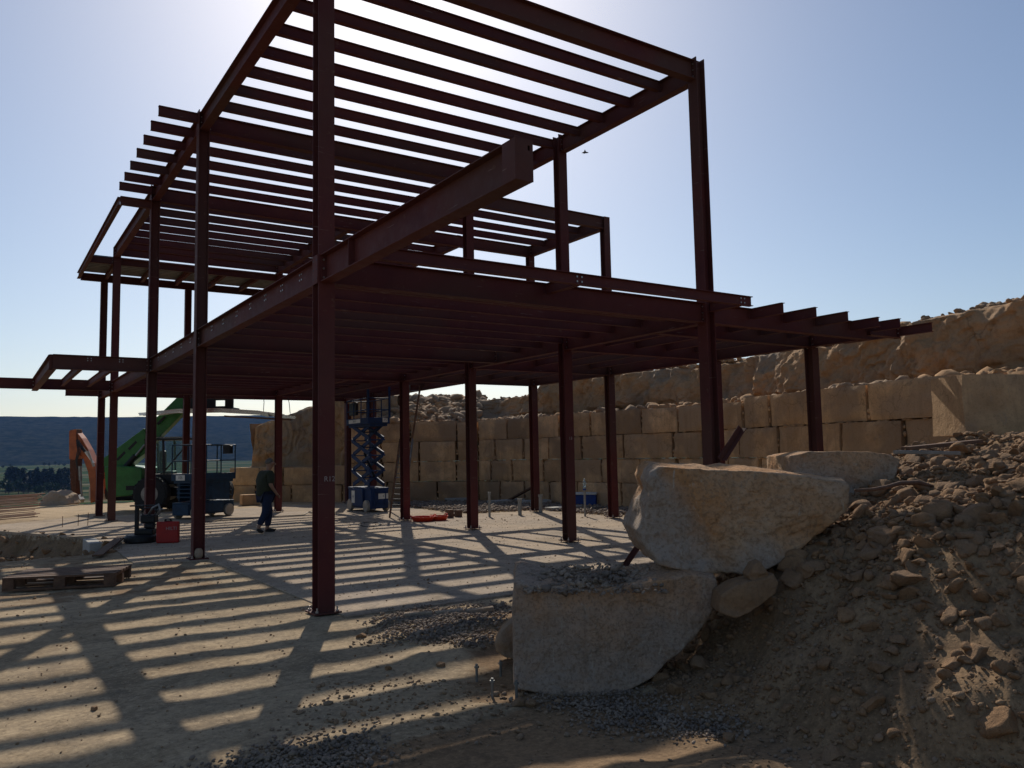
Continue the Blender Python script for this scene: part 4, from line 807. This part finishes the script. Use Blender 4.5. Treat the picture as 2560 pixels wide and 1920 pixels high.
for px_ in (407, 520):
    for y in (-.85, .85):
        x = tl(px_, 1200)[0]; k = MB(); k.lathe([(.3, -.2), (.54, -.2), (.61, -.15), (.61, .15), (.54, .2), (.3, .2)], (x, y, .61), 30, 'y')
        for j in range(22):
            a_ = j*2*PI/22; k.bar((x+0.60*math.cos(a_), y-.19, .61+0.60*math.sin(a_)), (x+0.60*math.cos(a_+.14), y+.0, .61+0.60*math.sin(a_+.14)), .05, .05, (math.cos(a_), 0, math.sin(a_)))
        o = k.build('wheel', M['rubber'], tele); h = MB(); h.lathe([(.12, -.215), (.30, -.205), (.31, .205), (.12, .215)], (x, y, .61), 18, 'y'); h.build('rim', M['rim'], o)
b = MB(); b.prism([tl(*q) for q in ((262, 1150), (290, 1200), (388, 1118), (366, 1072))][::-1], -.28, .18); b.build('boom', M['green'], tele, bevel=.02)
b = MB(); b.prism([tl(*q) for q in ((360, 1080), (384, 1114), (474, 1020), (456, 984))][::-1], -.22, .12); b.build('inner_boom', M['green'], tele, bevel=.02)
b = MB()
for q in ((302, 1150), (330, 1124), (400, 1062)):
    x, z = tl(*q); b.bar((x, -.285, z), (x+.28, -.285, z+.28), .01, .09, (-.7, 0, .7))
b.build('boom_slots', M['black'], tele, kind='stuff')
x0, z0 = tl(322, 1172); x1, z1 = tl(350, 1140); x2, z2 = tl(372, 1112); b = MB(); b.tube([(x0, -.36, z0), (x1, -.36, z1)], .1, 14); b.build('boom_cylinder', M['black'], tele); b = MB(); b.tube([(x1, -.36, z1), (x2, -.34, z2)], .045, 12); b.build('cylinder_rod', M['galv'], tele)
b = MB(); cx0, cz0 = tl(386, 1186); cx1, cz1 = tl(486, 1097); D0, D1 = -.62, .35
for x in (cx0, cx0+.62, cx1): b.bar((x, D0, cz0), (x-.05, D0, cz1), .06, .06); b.bar((x, D1, cz0), (x-.05, D1, cz1), .06, .06)
b.box(cx0-.1, cx1+.03, D0-.04, D1+.04, cz1-.05, cz1+.01); b.bar((cx0+.62, D0, cz0+.1), (cx1-.1, D0, cz1-.3), .04, .04); b.box(cx0, cx1, D0, D1, cz0-.35, cz0+.02)
b.build('cab', M['black'], tele)
b = MB()
for k in range(9): x = cx0+.22+k*.13; b.bar((x, D0-.02, cz1+.05), (x+.05, D1, cz1+.05), .05, .025)
b.build('roof_grille', M['rim'], tele)
for x_a, x_b in ((cx0+.04, cx0+.58), (cx0+.66, cx1-.06)): MB().box(x_a, x_b, D0-.006, D0+.004, cz0+.05, cz1-.07).build('window', M['glass'], tele)
b = MB(); b.box(cx0+.35, cx0+.8, -.35, .1, cz0-.1, cz0+.12).box(cx0+.30, cx0+.42, -.33, .08, cz0+.1, cz0+.85); b.build('seat', M['black'], tele, bevel=.04)
b = MB(); q0 = tl(466, 1026); q1 = tl(592, 996); wa = tl(548, 1018); wb = tl(572, 1003)
b.prism([tl(*q) for q in ((462, 998), (470, 1032), (492, 1026), (496, 996))][::-1], -.25, .2); b.box(q0[0]+.25, wa[0], -.5, -.42, q0[1], q1[1]).box(wb[0], q1[0], -.5, -.42, q0[1], q1[1]).box(wa[0], wb[0], -.5, -.42, wb[1], q1[1]).box(wa[0], wb[0], -.5, -.42, q0[1], wa[1]).box(q0[0]+.2, q1[0]-.1, -.42, .5, q0[1]-.02, q0[1]+.06)
b.build('carriage', M['black'], tele)
bun = empty('sheet_bundle', plan(TX, TD)+np.array([0, 0, 3.4]), -YAW, label='long bundle of shiny silver sheets held on the telehandler fork', category='metal sheets')
rr = random.Random(4)
for k in range(11):
    o0, o1 = (rr.uniform(0, 60), rr.uniform(-90, 0)); dz = -3.4+(k//4)*.05+rr.uniform(0, .01); y = -.66+(k%4)*.09; b = MB()
    ptsx = [tl(355+o0, 1040), tl(460, 1034), tl(560, 1032), tl(660, 1038), tl(764+o1, 1050+o1*.08)]
    for (xa, za), (xb, zb) in zip(ptsx, ptsx[1:]): b.bar((xa, y, za+dz), (xb+.003, y, zb+dz), .08, .042)
    b.build('sheet', M['silver'], bun)
b = MB(); x0, z0 = tl(575, 1038); x1, z1 = tl(735, 1050); b.bar((x0, -.55, z0-3.47), (x1, -.55, z1-3.42), .3, .05); b.build('timber', M['wood'], bun)
for x, yb, dx in ((667, 1034, 0), (708, 1030, 2), (733, 1036, 8)):
    xa, za = tl(x-dx, 985); xb, zb = tl(x, yb); b = MB(); b.tube([(xa, -.5, za-3.4), ((xa+xb)/2+.02, -.5, (za+zb)/2-3.4), (xb, -.5, zb-3.4)], .012, 6); b.build('sling', M['cable'], bun)
# ------------------------------------------------------------------ excavator
ED = 36.0; EX = -18.6
exc = empty('excavator', plan(EX, ED), -YAW, label='orange excavator with arm folded down, seen left of the steel columns', category='excavator')
el = lambda x, y: tl(x, y, ED, EX)
b = MB(); b.prism([el(*q) for q in ((179, 1076), (195, 1073), (200, 1110), (199, 1165), (197, 1238), (186, 1238), (181, 1165))][::-1], -.2, .25); b.build('stick', M['rust'], exc, bevel=.02)
b = MB(); b.prism([el(*q) for q in ((178, 1078), (195, 1074), (197, 1112), (205, 1140), (197, 1150), (180, 1148))][::-1], -.24, .29); b.build('stick_head', M['orange'], exc, bevel=.02)
b = MB(); b.prism([el(*q) for q in ((192, 1078), (207, 1096), (224, 1124), (240, 1158), (246, 1200), (245, 1252), (233, 1256), (231, 1215), (225, 1180), (213, 1148), (199, 1122))][::-1], -.16, .34); b.build('boom', M['orange'], exc, bevel=.03)
for a_, c_, r_, mt in (((203, 1106), (222, 1130), .07, 'black'), ((222, 1130), (243, 1158), .045, 'white'), ((209, 1165), (212, 1200), .07, 'galv'), ((212, 1200), (216, 1240), .045, 'galv'), ((228, 1128), (244, 1166), .05, 'rim')):
    x0, z0 = el(*a_); x1, z1 = el(*c_); b = MB(); b.tube([(x0, -.3, z0), (x1, -.3, z1)], r_, 12); b.build('hydraulic_cylinder', M[mt], exc)
b = MB()
for k in range(3): b.tube([(*el(200+k*3, 1100)[:1], -.33, el(200, 1100)[1]), (el(206+k*4, 1125)[0], -.4, el(206, 1125)[1]), (el(200+k*2, 1150)[0], -.36, el(200, 1150)[1]), (el(203, 1170)[0], -.3, el(203, 1172)[1])], .02, 6)
b.build('hoses', M['cable'], exc, kind='stuff')
b = MB(); b.prism([el(*q) for q in ((182, 1236), (198, 1236), (207, 1248), (204, 1256), (186, 1256))][::-1], -.25, .3); b.build('coupler', M['galv'], exc, bevel=.02)
b = MB(); b.prism([el(*q) for q in ((236, 1178), (330, 1170), (336, 1235), (240, 1238))][::-1], .7, 2.9); b.build('upper_body', M['orange'], exc, bevel=.08)
b = MB(); b.prism([el(*q) for q in ((238, 1150), (262, 1148), (266, 1200), (238, 1200))][::-1], .7, 1.6); b.build('cab', M['black'], exc, bevel=.04)
for y in (.5, 2.4):
    x0, z0 = el(232, 1256); x1, z1 = el(340, 1240); b = MB(); b.box(x0+.2, x1-.2, y, y+.5, .0, .75); b.build('track', M['black'], exc, bevel=.25)
# ------------------------------------------------------------------ person
def skin_mesh(name, verts, edges, radii, mat, parent, root=0, sub=2):
    me = bpy.data.meshes.new(name); me.from_pydata(verts, edges, []); o = bpy.data.objects.new(name, me); COL.objects.link(o)
    sk = o.modifiers.new('s', 'SKIN'); sk.use_smooth_shade = True; o.modifiers.new('u', 'SUBSURF').levels = sub; o.modifiers['u'].render_levels = sub
    ly = me.skin_vertices[0].data if me.skin_vertices else None
    if ly is None: me.attributes.new  # the modifier adds the layer below
    for i, r_ in enumerate(radii):
        v = me.skin_vertices[0].data[i]; v.radius = (r_, r_) if not isinstance(r_, tuple) else r_; v.use_root = (i == root)
    ev = o.evaluated_get(bpy.context.evaluated_depsgraph_get()); m2 = bpy.data.meshes.new_from_object(ev); bpy.data.objects.remove(o); bpy.data.meshes.remove(me)
    m2.name = name; m2.materials.clear(); m2.materials.append(mat)
    for p_ in m2.polygons: p_.material_index = 0; p_.use_smooth = True
    return meshobj(name, m2, parent)
pp = gnd(664, 1332); per = empty('person', (pp[0], pp[1], 0), -YAW+.75, label='grey haired man in olive shirt and dark jeans walking right beside a column', category='person')
# local axes: x = walking direction (right in the photo), y = away from the camera
J = dict(pel=(-.02, 0, .93), spine=(-.01, 0, 1.12), chest=(.02, 0, 1.32), neck=(.05, 0, 1.49), headb=(.08, 0, 1.56), head=(.10, 0, 1.66), headt=(.09, 0, 1.70),
         shR=(.02, -.18, 1.41), elR=(-.02, -.25, 1.14), wrR=(.12, -.22, .94), haR=(.17, -.20, .89), shL=(.02, .18, 1.41), elL=(.0, .24, 1.15), wrL=(.18, .18, 1.02), haL=(.24, .15, 1.0),
         hipR=(-.01, -.09, .88), knR=(-.04, -.10, .50), anR=(-.21, -.11, .16), baR=(-.17, -.11, .055), toR=(-.10, -.11, .03), hipL=(0, .09, .88), knL=(.12, .09, .50), anL=(.08, .09, .10), heL=(.04, .09, .05), toL=(.26, .09, .035))
K = list(J); V_ = [J[k_] for k_ in K]; ix = {k_: i for i, k_ in enumerate(K)}
Ed = [('pel', 'spine'), ('spine', 'chest'), ('chest', 'neck'), ('neck', 'headb'), ('headb', 'head'), ('head', 'headt'), ('chest', 'shR'), ('shR', 'elR'), ('elR', 'wrR'), ('wrR', 'haR'), ('chest', 'shL'), ('shL', 'elL'), ('elL', 'wrL'), ('wrL', 'haL'),
      ('pel', 'hipR'), ('hipR', 'knR'), ('knR', 'anR'), ('anR', 'baR'), ('baR', 'toR'), ('pel', 'hipL'), ('hipL', 'knL'), ('knL', 'anL'), ('anL', 'heL'), ('heL', 'toL')]
Rd = dict(pel=.135, spine=.15, chest=.155, neck=.055, headb=.062, head=.098, headt=.082, shR=.075, elR=.043, wrR=.028, haR=.034, shL=.075, elL=.043, wrL=.028, haL=.034, hipR=.095, knR=.06, anR=.042, baR=.034, toR=.028, hipL=.095, knL=.06, anL=.042, heL=.036, toL=.028)
skin_mesh('body', V_, [(ix[a_], ix[b_]) for a_, b_ in Ed], [Rd[k_] for k_ in K], M['skin'], per)
def sub_fig(name, keys, edges, grow, mat, over={}, **k_):
    kk = list(keys); ii = {q: i for i, q in enumerate(kk)}
    return skin_mesh(name, [over.get(q, J[q]) if not isinstance(over.get(q), float) else J[q] for q in kk], [(ii[a_], ii[b_]) for a_, b_ in edges], [Rd.get(q, .05)+grow.get(q, .02) for q in kk], mat, per)
J['shirtb'] = (-.02, 0, .86); Rd['shirtb'] = .14; J['slR'] = (-.017, -.245, 1.15); Rd['slR'] = .05; J['slL'] = (.002, .238, 1.16); Rd['slL'] = .05
sub_fig('shirt', ['shirtb', 'pel', 'spine', 'chest', 'neck', 'shR', 'slR', 'shL', 'slL'], [('shirtb', 'pel'), ('pel', 'spine'), ('spine', 'chest'), ('chest', 'neck'), ('chest', 'shR'), ('shR', 'slR'), ('chest', 'shL'), ('shL', 'slL')],
        dict(shirtb=.05, pel=.05, spine=.05, chest=.04, neck=.012, shR=.022, slR=.025, shL=.022, slL=.025), M['shirt'], dict(neck=(.04, 0, 1.465)))
J['cuR'] = (-.20, -.11, .19); Rd['cuR'] = .05; J['cuL'] = (.085, .09, .13); Rd['cuL'] = .05
sub_fig('trousers', ['pel', 'hipR', 'knR', 'cuR', 'hipL', 'knL', 'cuL'], [('pel', 'hipR'), ('hipR', 'knR'), ('knR', 'cuR'), ('pel', 'hipL'), ('hipL', 'knL'), ('knL', 'cuL')], dict(pel=.018, hipR=.03, knR=.030, cuR=.012, hipL=.03, knL=.030, cuL=.012), M['jeans'])
for a_, h_, t_ in (('baR', (-.235, -.11, .13), 'toR'), ('heL', (.03, .09, .06), 'toL')):
    skin_mesh('shoe', [h_, J[a_] if a_ == 'baR' else (.13, .09, .05), J[t_]], [(0, 1), (1, 2)], [.05, .05, .036], M['shoe'], per, 0)
skin_mesh('hair', [(.045, 0, 1.62), (.06, 0, 1.69), (.10, 0, 1.725), (.14, 0, 1.72)], [(0, 1), (1, 2), (2, 3)], [.075, .092, .078, .045], M['hair'], per)
b = MB(); b.tube([(.20, 0, 1.655), (.215, 0, 1.63), (.195, 0, 1.615)], [.012, .018, .012], 8); b.smooth = True; b.build('nose', M['skin'], per)
b = MB(); b.smooth = True; b.tube([(.09, -.098, 1.63), (.095, -.108, 1.65), (.085, -.10, 1.675)], [.014, .018, .014], 8); b.build('ear', M['skin'], per)
for s_, hx_ in ((-1, (.17, -.20, .89)), (1, (.24, .15, 1.0))):
    for i in range(5):
        f0 = np.array(hx_)+np.array([.012, (i-2)*.014, -.01]); L_ = (.035, .06, .068, .062, .05)[i]; dv = np.array([.55, (i-2)*.05, -.8]) if i else np.array([.8, -s_*.6, -.2]); f1 = f0+dv*L_*.55; f2 = f1+(dv+np.array([-.35, 0, -.4]))*L_*.5
        b = MB(); b.smooth = True; b.tube([f0, f1, f2], [.010, .009, .007], 6); b.build('finger', M['skin'], per)
per.scale = (1.16, 1.16, 1.0)
# ------------------------------------------------------------------ red case and the black stand behind it
cs = empty('tool_case', gnd(417, 1358), -YAW+.08, label='red plastic tool case with white lettering standing by the third column', category='tool case')
b = MB(); b.box(-.235, .235, 0, .13, 0, .46); b.build('shell', M['red'], cs, bevel=.03)
b = MB(); b.box(-.236, .236, .062, .068, .01, .45); b.build('seam', M['black'], cs); b = MB(); b.box(-.07, .07, .03, .10, .455, .475).box(-.07, -.045, .03, .10, .475, .50).box(.045, .07, .03, .10, .475, .50).box(-.07, .07, .04, .09, .50, .515); b.build('handle', M['black'], cs, bevel=.004)
for x in (-.15, .15): MB().box(x-.025, x+.025, -.012, .0, .40, .46).build('latch', M['red'], cs, bevel=.004)
text('lettering', 'HILTI', .10, M['chalk'], cs, (.09, -.003, .31), (PI/2, 0, 0), .001)
st = empty('cutting_stand', gnd(352, 1356), -YAW, label='black cutting machine on a round base next to the red case', category='machine')
b = MB(); b.lathe([(.30, 0), (.34, .03), (.34, .13), (.30, .17), (.05, .18)], (0, 0, 0), 26); b.build('base', M['black'], st, bevel=.01)
b = MB(); b.box(-.13, -.06, -.04, .04, .15, .80).box(-.24, .30, -.05, .05, .78, .81); b.build('post', M['black'], st, bevel=.006)
b = MB(); b.box(-.1, .30, -.12, .12, .17, .30).box(.02, .34, -.11, .11, .42, .60).box(.10, .30, -.08, .08, .30, .42); b.build('motor', M['black'], st, bevel=.03)
b = MB(); b.smooth = True; b.tube([(.2, -.1, .6), (.3, -.12, .75), (.42, -.1, .82), (.46, -.1, .7), (.40, -.1, .6)], .028, 8); b.tube([(.3, .0, .6), (.38, 0, .72), (.50, 0, .70)], .02, 8); b.build('handle', M['galv'], st)
b = MB(); b.smooth = True; b.tube([(.25, -.14, .6+.05*math.sin(i*.9)) if False else (.22+.16*math.cos(i*.5), -.13+.01*i*.2, .66+.10*math.sin(i*.5)) for i in range(20)], .014, 6); b.build('cable', M['cable'], st)
# ------------------------------------------------------------------ pallet
p0, p1 = gnd(4, 1480), gnd(286, 1466); dr_ = (p1-p0)[:2]; Lp = np.linalg.norm(dr_); an = math.atan2(dr_[1], dr_[0])
pal = empty('wooden_pallet', p0, an, label='weathered wooden pallet lying on the ground at the left edge', category='pallet'); Wd = .95; k = 0
for x in (0, Lp/2-.07, Lp-.145):
    for y in (0, Wd/2-.05, Wd-.10): MB().box(x, x+.145, y, y+.10, .03, .135).build('block', M['wood'], pal, bevel=.004)
for y in (0, Wd/2-.05, Wd-.10): MB().box(.0, Lp, y-.001, y+.101, 0, .0295).build('board', M['wood'], pal, bevel=.003)
for x in (0, Lp/2-.07, Lp-.145): MB().box(x+.001, x+.144, 0, Wd, .1355, .16).build('board', M['wood'], pal, bevel=.003)
for i in range(6): y = i*(Wd-.12)/5; MB().box(-.004, Lp+.004, y, y+.118, .1605, .19).build('board', M['wood'], pal, bevel=.003)
# ------------------------------------------------------------------ ladders
def ladder(a_, b_, w, dirw, label, n):
    a_, b_ = np.array(a_, float), np.array(b_, float); t_ = empty('ladder', a_, 0, label=label, category='ladder', group='ladders leaning on the first floor'); d_ = b_-a_; dw = np.array([dirw[0], dirw[1], 0.]); dw /= np.linalg.norm(dw)
    for s in (0, w): q = MB(); q.bar(dw*s, d_+dw*s, .03, .07, (0, 0, 1) if abs(d_[2]) < .5 else (dw[1], -dw[0], 0)); q.build('rail', M['galv'] if s else M['wood'], t_)
    for i in range(n): f_ = (i+.7)/(n+.4); q = MB(); q.tube([d_*f_+dw*.01, d_*f_+dw*(w-.01)], .015, 6); q.build('rung', M['galv'], t_)
ladder(gnd(974, 1294), at(1000, 1098, 24.3), .42, (.5, -.6), 'short ladder leaning beside the raised lift', 7)
ladder(gnd(1002, 1280), at(1052, 958, 25.5), .40, (-.45, .75), 'long ladder leaning up to the first floor beam behind a column', 12)
# ------------------------------------------------------------------ small things on the slab
tb = None
for i, (px_, py_, r_, lab) in enumerate([(1058, 1303, .33, 'larger shallow orange tub on the slab, left of the two'), (1098, 1301, .24, 'smaller shallow orange tub on the slab, right of the two')]):
    t_ = empty('orange_tub', gnd(px_, py_), .3*i, label=lab, category='tub', group='orange tubs'); b = MB(); b.smooth = True; b.lathe([(r_*.8, 0), (r_*.97, .09), (r_*1.03, .13), (r_*1.0, .13), (r_*.94, .09), (r_*.78, .015)], (0, 0, 0), 30); b.build('bowl', M['orange_pl'], t_)
    for s in (-1, 1): q = MB(); q.smooth = True; q.tube([(s*r_, -.05, .12), (s*(r_+.04), -.04, .17), (s*(r_+.04), .04, .17), (s*r_, .05, .12)], .012, 6); q.build('handle', M['orange_pl'], t_)
for i, (px_, lab, w) in enumerate([(1124, 'left small brown block right of the orange tubs', .17), (1146, 'right small brown block beside the gravel edge', .15)]):
    b = MB(); b.box(-w/2, w/2, -.1, .1, 0, .20+.03*(i == 0)); b.build('brown_block', M['wood'], bevel=.01, label=lab, category='block').location = tuple(gnd(px_, 1294-2*i))
b = MB(); b.box(-.1, .1, -.06, .06, 0, .08); b.build('brown_block', M['wood'], bevel=.01, label='low brown block between the two taller ones', category='block').location = tuple(gnd(1136, 1290))
for px_, py_, top, r_, lab in ((1224, 1292, 1230, .035, 'thin grey pipe stub standing left of the middle columns'), (1300, 1288, 1247, .055, 'stout grey pipe stub standing between two middle columns'), (1352, 1281, 1236, .055, 'grey pipe stub standing just right of the rear column'), (1463, 1291, 1226, .03, 'slim grey pipe stub with a bottle on its top')):
    g0 = gnd(px_, py_); d_ = float((g0[:2]-CAM[:2])@np.array([math.sin(YAW), math.cos(YAW)])); h_ = at(px_, top, d_)[2]
    b = MB(); b.smooth = False; b.lathe([(r_, 0), (r_, h_-.08), (r_*1.25, h_-.075), (r_*1.25, h_), (r_*1.0, h_), (r_*1.0, h_-.05)], (0, 0, 0), 18); b.build('pipe_stub', M['pvc'], label=lab, category='pipe', group='pipe stubs').location = (g0[0], g0[1], 0)
    if px_ == 1463:
        bt = empty('water_bottle', (g0[0], g0[1], h_), 0, label='clear plastic water bottle standing on the slim pipe', category='bottle'); q = MB(); q.smooth = True; q.lathe([(.035, 0), (.045, .02), (.045, .12), (.038, .14), (.045, .16), (.045, .22), (.02, .29), (.018, .31)], (0, 0, 0), 18); q.build('body', M['bottle'], bt)
        MB().lathe([(.0465, 0.01), (.0465, .05)], (0, 0, 0), 18).build('label_band', M['cooler'], bt); MB().lathe([(.02, .31), (.02, .335)], (0, 0, 0), 12).build('cap', M['white'], bt)
co = empty('cool_box', gnd(1466, 1264), -YAW-.25, label='blue cool box with a white lid by the foot of the wall', category='cool box'); b = MB(); b.box(-.36, .36, -.22, .22, 0, .36); b.build('tub', M['cooler'], co, bevel=.03); b = MB(); b.box(-.38, .38, -.24, .24, .362, .44); b.build('lid', M['white'], co, bevel=.025)
for x0, y0, x1, y1, w, h, lab, mt in ((1115, 1254, 1168, 1252, .5, .12, 'pale slab lying before the wall at left of the middle columns', 'concrete'), (1230, 1262, 1300, 1256, .5, .14, 'long pale slab lying behind the thin pipe stub', 'concrete'), (1302, 1262, 1365, 1260, .4, .12, 'pale slab piece behind the stout pipe stub', 'concrete'), (1305, 1262, 1372, 1259, .5, .15, 'raised pale slab behind the rear column', 'concrete'), (1372, 1277, 1448, 1271, .4, .10, 'thin pale slab behind the right middle column', 'concrete')):
    a_, b2 = gnd(x0, y0), gnd(x1, y1); b = MB(); b.bar(a_+[0, 0, h/2], b2+[0, 0, h/2], w, h); b.build('concrete_plank', M[mt], bevel=.015, label=lab, category='slab piece')
a_ = gnd(1265, 1258); b = MB(); b.bar(a_+[0, 0, .05], at(1335, 1216, 28.3), .18, .05); b.build('wooden_plank', M['wood'], label='sloping plank leaning before the wall near the rear column', category='plank')
MB().box(-.12, .12, 0, .1, 0, .42).build('black_panel', M['black'], bevel=.01, label='small black box standing at the wall foot', category='box').location = tuple(gnd(1115, 1245))
MB().box(-.35, .35, -.2, .2, 0, .40).build('stone_cube', M['stone_a'], bevel=.03, label='squared brown block in front of the low wall left of the person', category='block').location = tuple(gnd(625, 1262))
a_, b2 = gnd(243, 1393), gnd(303, 1354); b = MB(); b.bar(a_+[0, 0, .03], b2+[0, 0, .10], .18, .035); b.build('wooden_plank', M['wood'], bevel=.003, label='dark plank lying across the trench edge near the pallet', category='plank')
b = MB(); b.smooth = True; V2, F2 = ICO2; V2 = V2*(1+.15*fbm(V2*2, 2, 5)[:, None])*np.array([.085, .05, .10]); b.add(V2, F2.tolist()); b.build('white_lump', M['whiterock'], label='white mortar lump stuck in the foot of the second column', category='mortar').location = (.0, VB-.075, .10)
for i, (x, y) in enumerate([(156, 1318), (195, 1315), (219, 1314)]):
    g0 = gnd(x, y); MB().tube([(0, 0, -.1), (.005*i, 0, .30+.03*i)], .009, 6).build('starter_bar', M['rust'], label=('leftmost', 'middle', 'rightmost')[i]+' of three thin starter bars sticking up by the trench', category='rebar', group='starter bars by the trench').location = tuple(g0)
# hoses and cables on the slab
def wig(name, pts, r_, mt, lab, cat): b = MB(); b.smooth = True; b.tube([np.array(gnd(*q))+[0, 0, r_*1.1] for q in pts], r_, 6); b.build(name, M[mt], label=lab, category=cat)
wig('cable', [(460, 1310), (520, 1304), (600, 1299), (680, 1292), (760, 1288), (770, 1282), (820, 1281)], .010, 'cable', 'thin cable running across the slab behind the person', 'cable')
wig('cable', [(925+26*math.cos(a_*.62)*(1+.12*math.sin(a_)), 1312+6*math.sin(a_*.62)) for a_ in range(0, 30)], .008, 'cable', 'coiled cable on the slab in front of the raised lift', 'cable')
wig('cable', [(785+14*math.cos(a_*.7), 1281+3*math.sin(a_*.7)) for a_ in range(0, 18)], .010, 'cable', 'small coil of hose behind the main column', 'hose')
# rebar lengths at the left edge
rb = empty('rebar_pile', gnd(20, 1300), 0, label='pile of long rusty ribbed rebars at the left edge', category='rebar pile'); O_ = np.array(rb.location); rr = random.Random(8)
for i in range(46):
    y0 = 1236+i*1.5+rr.uniform(-2, 2); e_ = rr.uniform(-8, 14); a_ = gnd(-150+rr.uniform(-40, 0), y0+22+rr.uniform(-4, 4)); b2 = gnd(100+e_-i*.35, y0*1.0+2-(.10*(i)) if y0 > 1215 else 1215); hgt = .06+.30*max(0, math.sin(i/46*PI))*rr.uniform(.4, 1)
    m2 = (a_+b2)/2+np.array([0, 0, .04]); b = MB(); b.smooth = True; b.tube([a_+[0, 0, hgt]-O_, m2+[0, 0, hgt]-O_, b2+[0, 0, hgt+.03]-O_], .014, 6); b.build('rebar', M['rust'], rb)
# pallets of pale blocks far behind the green machine
for i, (x, w, lab) in enumerate([(322, 1.0, 'stack of pale building blocks under the telehandler, left'), (345, .9, 'stack of pale building blocks under the telehandler, right'), (238, .5, 'stack of pale blocks beside the excavator boom')]):
    t_ = empty('block_stack', plan((x-1280)/F*37.5, 37.5), -YAW, label=lab, category='block stack', group='stacks of building blocks')
    for r_ in range(4):
        for c_ in range(int(w/.25)): MB().box(c_*.25-w/2, c_*.25-w/2+.242, 0, .6, r_*.155, r_*.155+.15).build('block', M['white'] if False else M['concrete'], t_)
# bird
b = MB(); b.smooth = True; b.tube([(-.12, 0, 0), (0, 0, .02), (.14, 0, .0)], [.01, .045, .012], 8); b.add([(-.02, -.25, .04), (.06, 0, .02), (-.04, 0, .02), (-.02, .25, .04)], [(0, 1, 2), (1, 3, 2)]); b.build('bird', M['black'], label='small dark bird flying in the sky left of the tall right column', category='bird').location = tuple(at(1462, 382, 30)); bpy.data.objects['bird'].rotation_euler = (0, 0, -YAW)
# ------------------------------------------------------------------ valley trees
def crown_mesh(kind, seed, n=420):
    r_ = np.random.default_rng(seed)
    if kind == 'cone': t_ = r_.random(n)**.8; rad = .24*(1-t_)**.6*(.55+.45*r_.random(n))+.02; a_ = r_.uniform(0, 2*PI, n); P = np.stack([rad*np.cos(a_), rad*np.sin(a_), .08+t_*.92], 1); s = .05
    else:
        P = r_.normal(size=(n, 3)); P /= np.linalg.norm(P, axis=1)[:, None]; P *= (.30+.14*noise3(P*2+seed, seed))[:, None]*(r_.random(n)**.3)[:, None]; P[:, 2] = P[:, 2]*.85+.62; s = .06
    T = r_.normal(size=(n, 3, 3))*s; V = (P[:, None]+T).reshape(-1, 3); return np_mesh('crown', V, np.arange(3*n).reshape(-1, 3), M['leafd' if kind == 'cone' else 'leaf'])
crowns = {('cone', i): crown_mesh('cone', i) for i in range(3)}; crowns.update({('ball', i): crown_mesh('ball', 10+i) for i in range(3)})
trunk = MB(); trunk.tube([(0, 0, -.1), (.01, 0, .3), (0, .01, .6)], [.035, .025, .012], 6); tk = bpy.data.meshes.new('trunk'); tk.from_pydata(trunk.v, [], trunk.f); tk.materials.append(M['bark'])
def tree(px_, base_py, h_px, kind, i, lab, grp):
    z = -27; o_, d_ = CAM, None
    for _ in range(3): g0 = gnd(px_, base_py, z); z = float(ground_z(g0[:1], g0[1:2])[0])
    dist = math.hypot(g0[0]-CAM[0], g0[1]-CAM[1]); h_ = h_px/F*dist
    t_ = empty('cypress_tree' if kind == 'cone' else 'leafy_tree', (g0[0], g0[1], z), random.uniform(0, 6), label=lab, category='tree', group=grp); t_.scale = (h_*(1 if kind == 'cone' else .9), )*2+(h_,)
    o = bpy.data.objects.new('trunk', tk); link(o, t_); o = bpy.data.objects.new('crown', crowns[(kind, i % 3)]); link(o, t_)
rr = random.Random(5)
for i in range(26): tree(20+i*6.0+rr.uniform(-2, 2), 1226+rr.uniform(-2, 3), 42+rr.uniform(-7, 8), 'cone', i, 'dark cypress in the tight row across the valley', 'cypress row in the valley')
for i in range(12): tree(-6+i*16+rr.uniform(-5, 5), 1236+rr.uniform(-3, 6), 26+rr.uniform(-4, 8), 'ball', i, 'bushy green tree before the cypress row in the valley', 'bushy trees in the valley')
for i in range(16): tree(4+i*12+rr.uniform(-5, 5), 1172+rr.uniform(-6, 22), 7+rr.uniform(-1, 5), 'ball', i, 'small round tree dotted on the far fields', 'small trees on the far fields')
# ------------------------------------------------------------------ air
b = MB(); b.box(-3900, 9000-4500, -600, 5200, -60, 330); hz = b.build('haze', bpy.data.materials.new('haze_air'), kind='stuff', label='blue haze over the valley', category='haze')
mt = hz.data.materials[0]; mt.use_nodes = True; mt.node_tree.nodes.clear(); vo = mt.node_tree.nodes.new('ShaderNodeVolumePrincipled'); vo.inputs['Color'].default_value = (.2, .4, 1, 1); vo.inputs['Density'].default_value = .000032; vo.inputs['Anisotropy'].default_value = .2
mo_ = mt.node_tree.nodes.new('ShaderNodeOutputMaterial'); mt.node_tree.links.new(vo.outputs[0], mo_.inputs['Volume'])
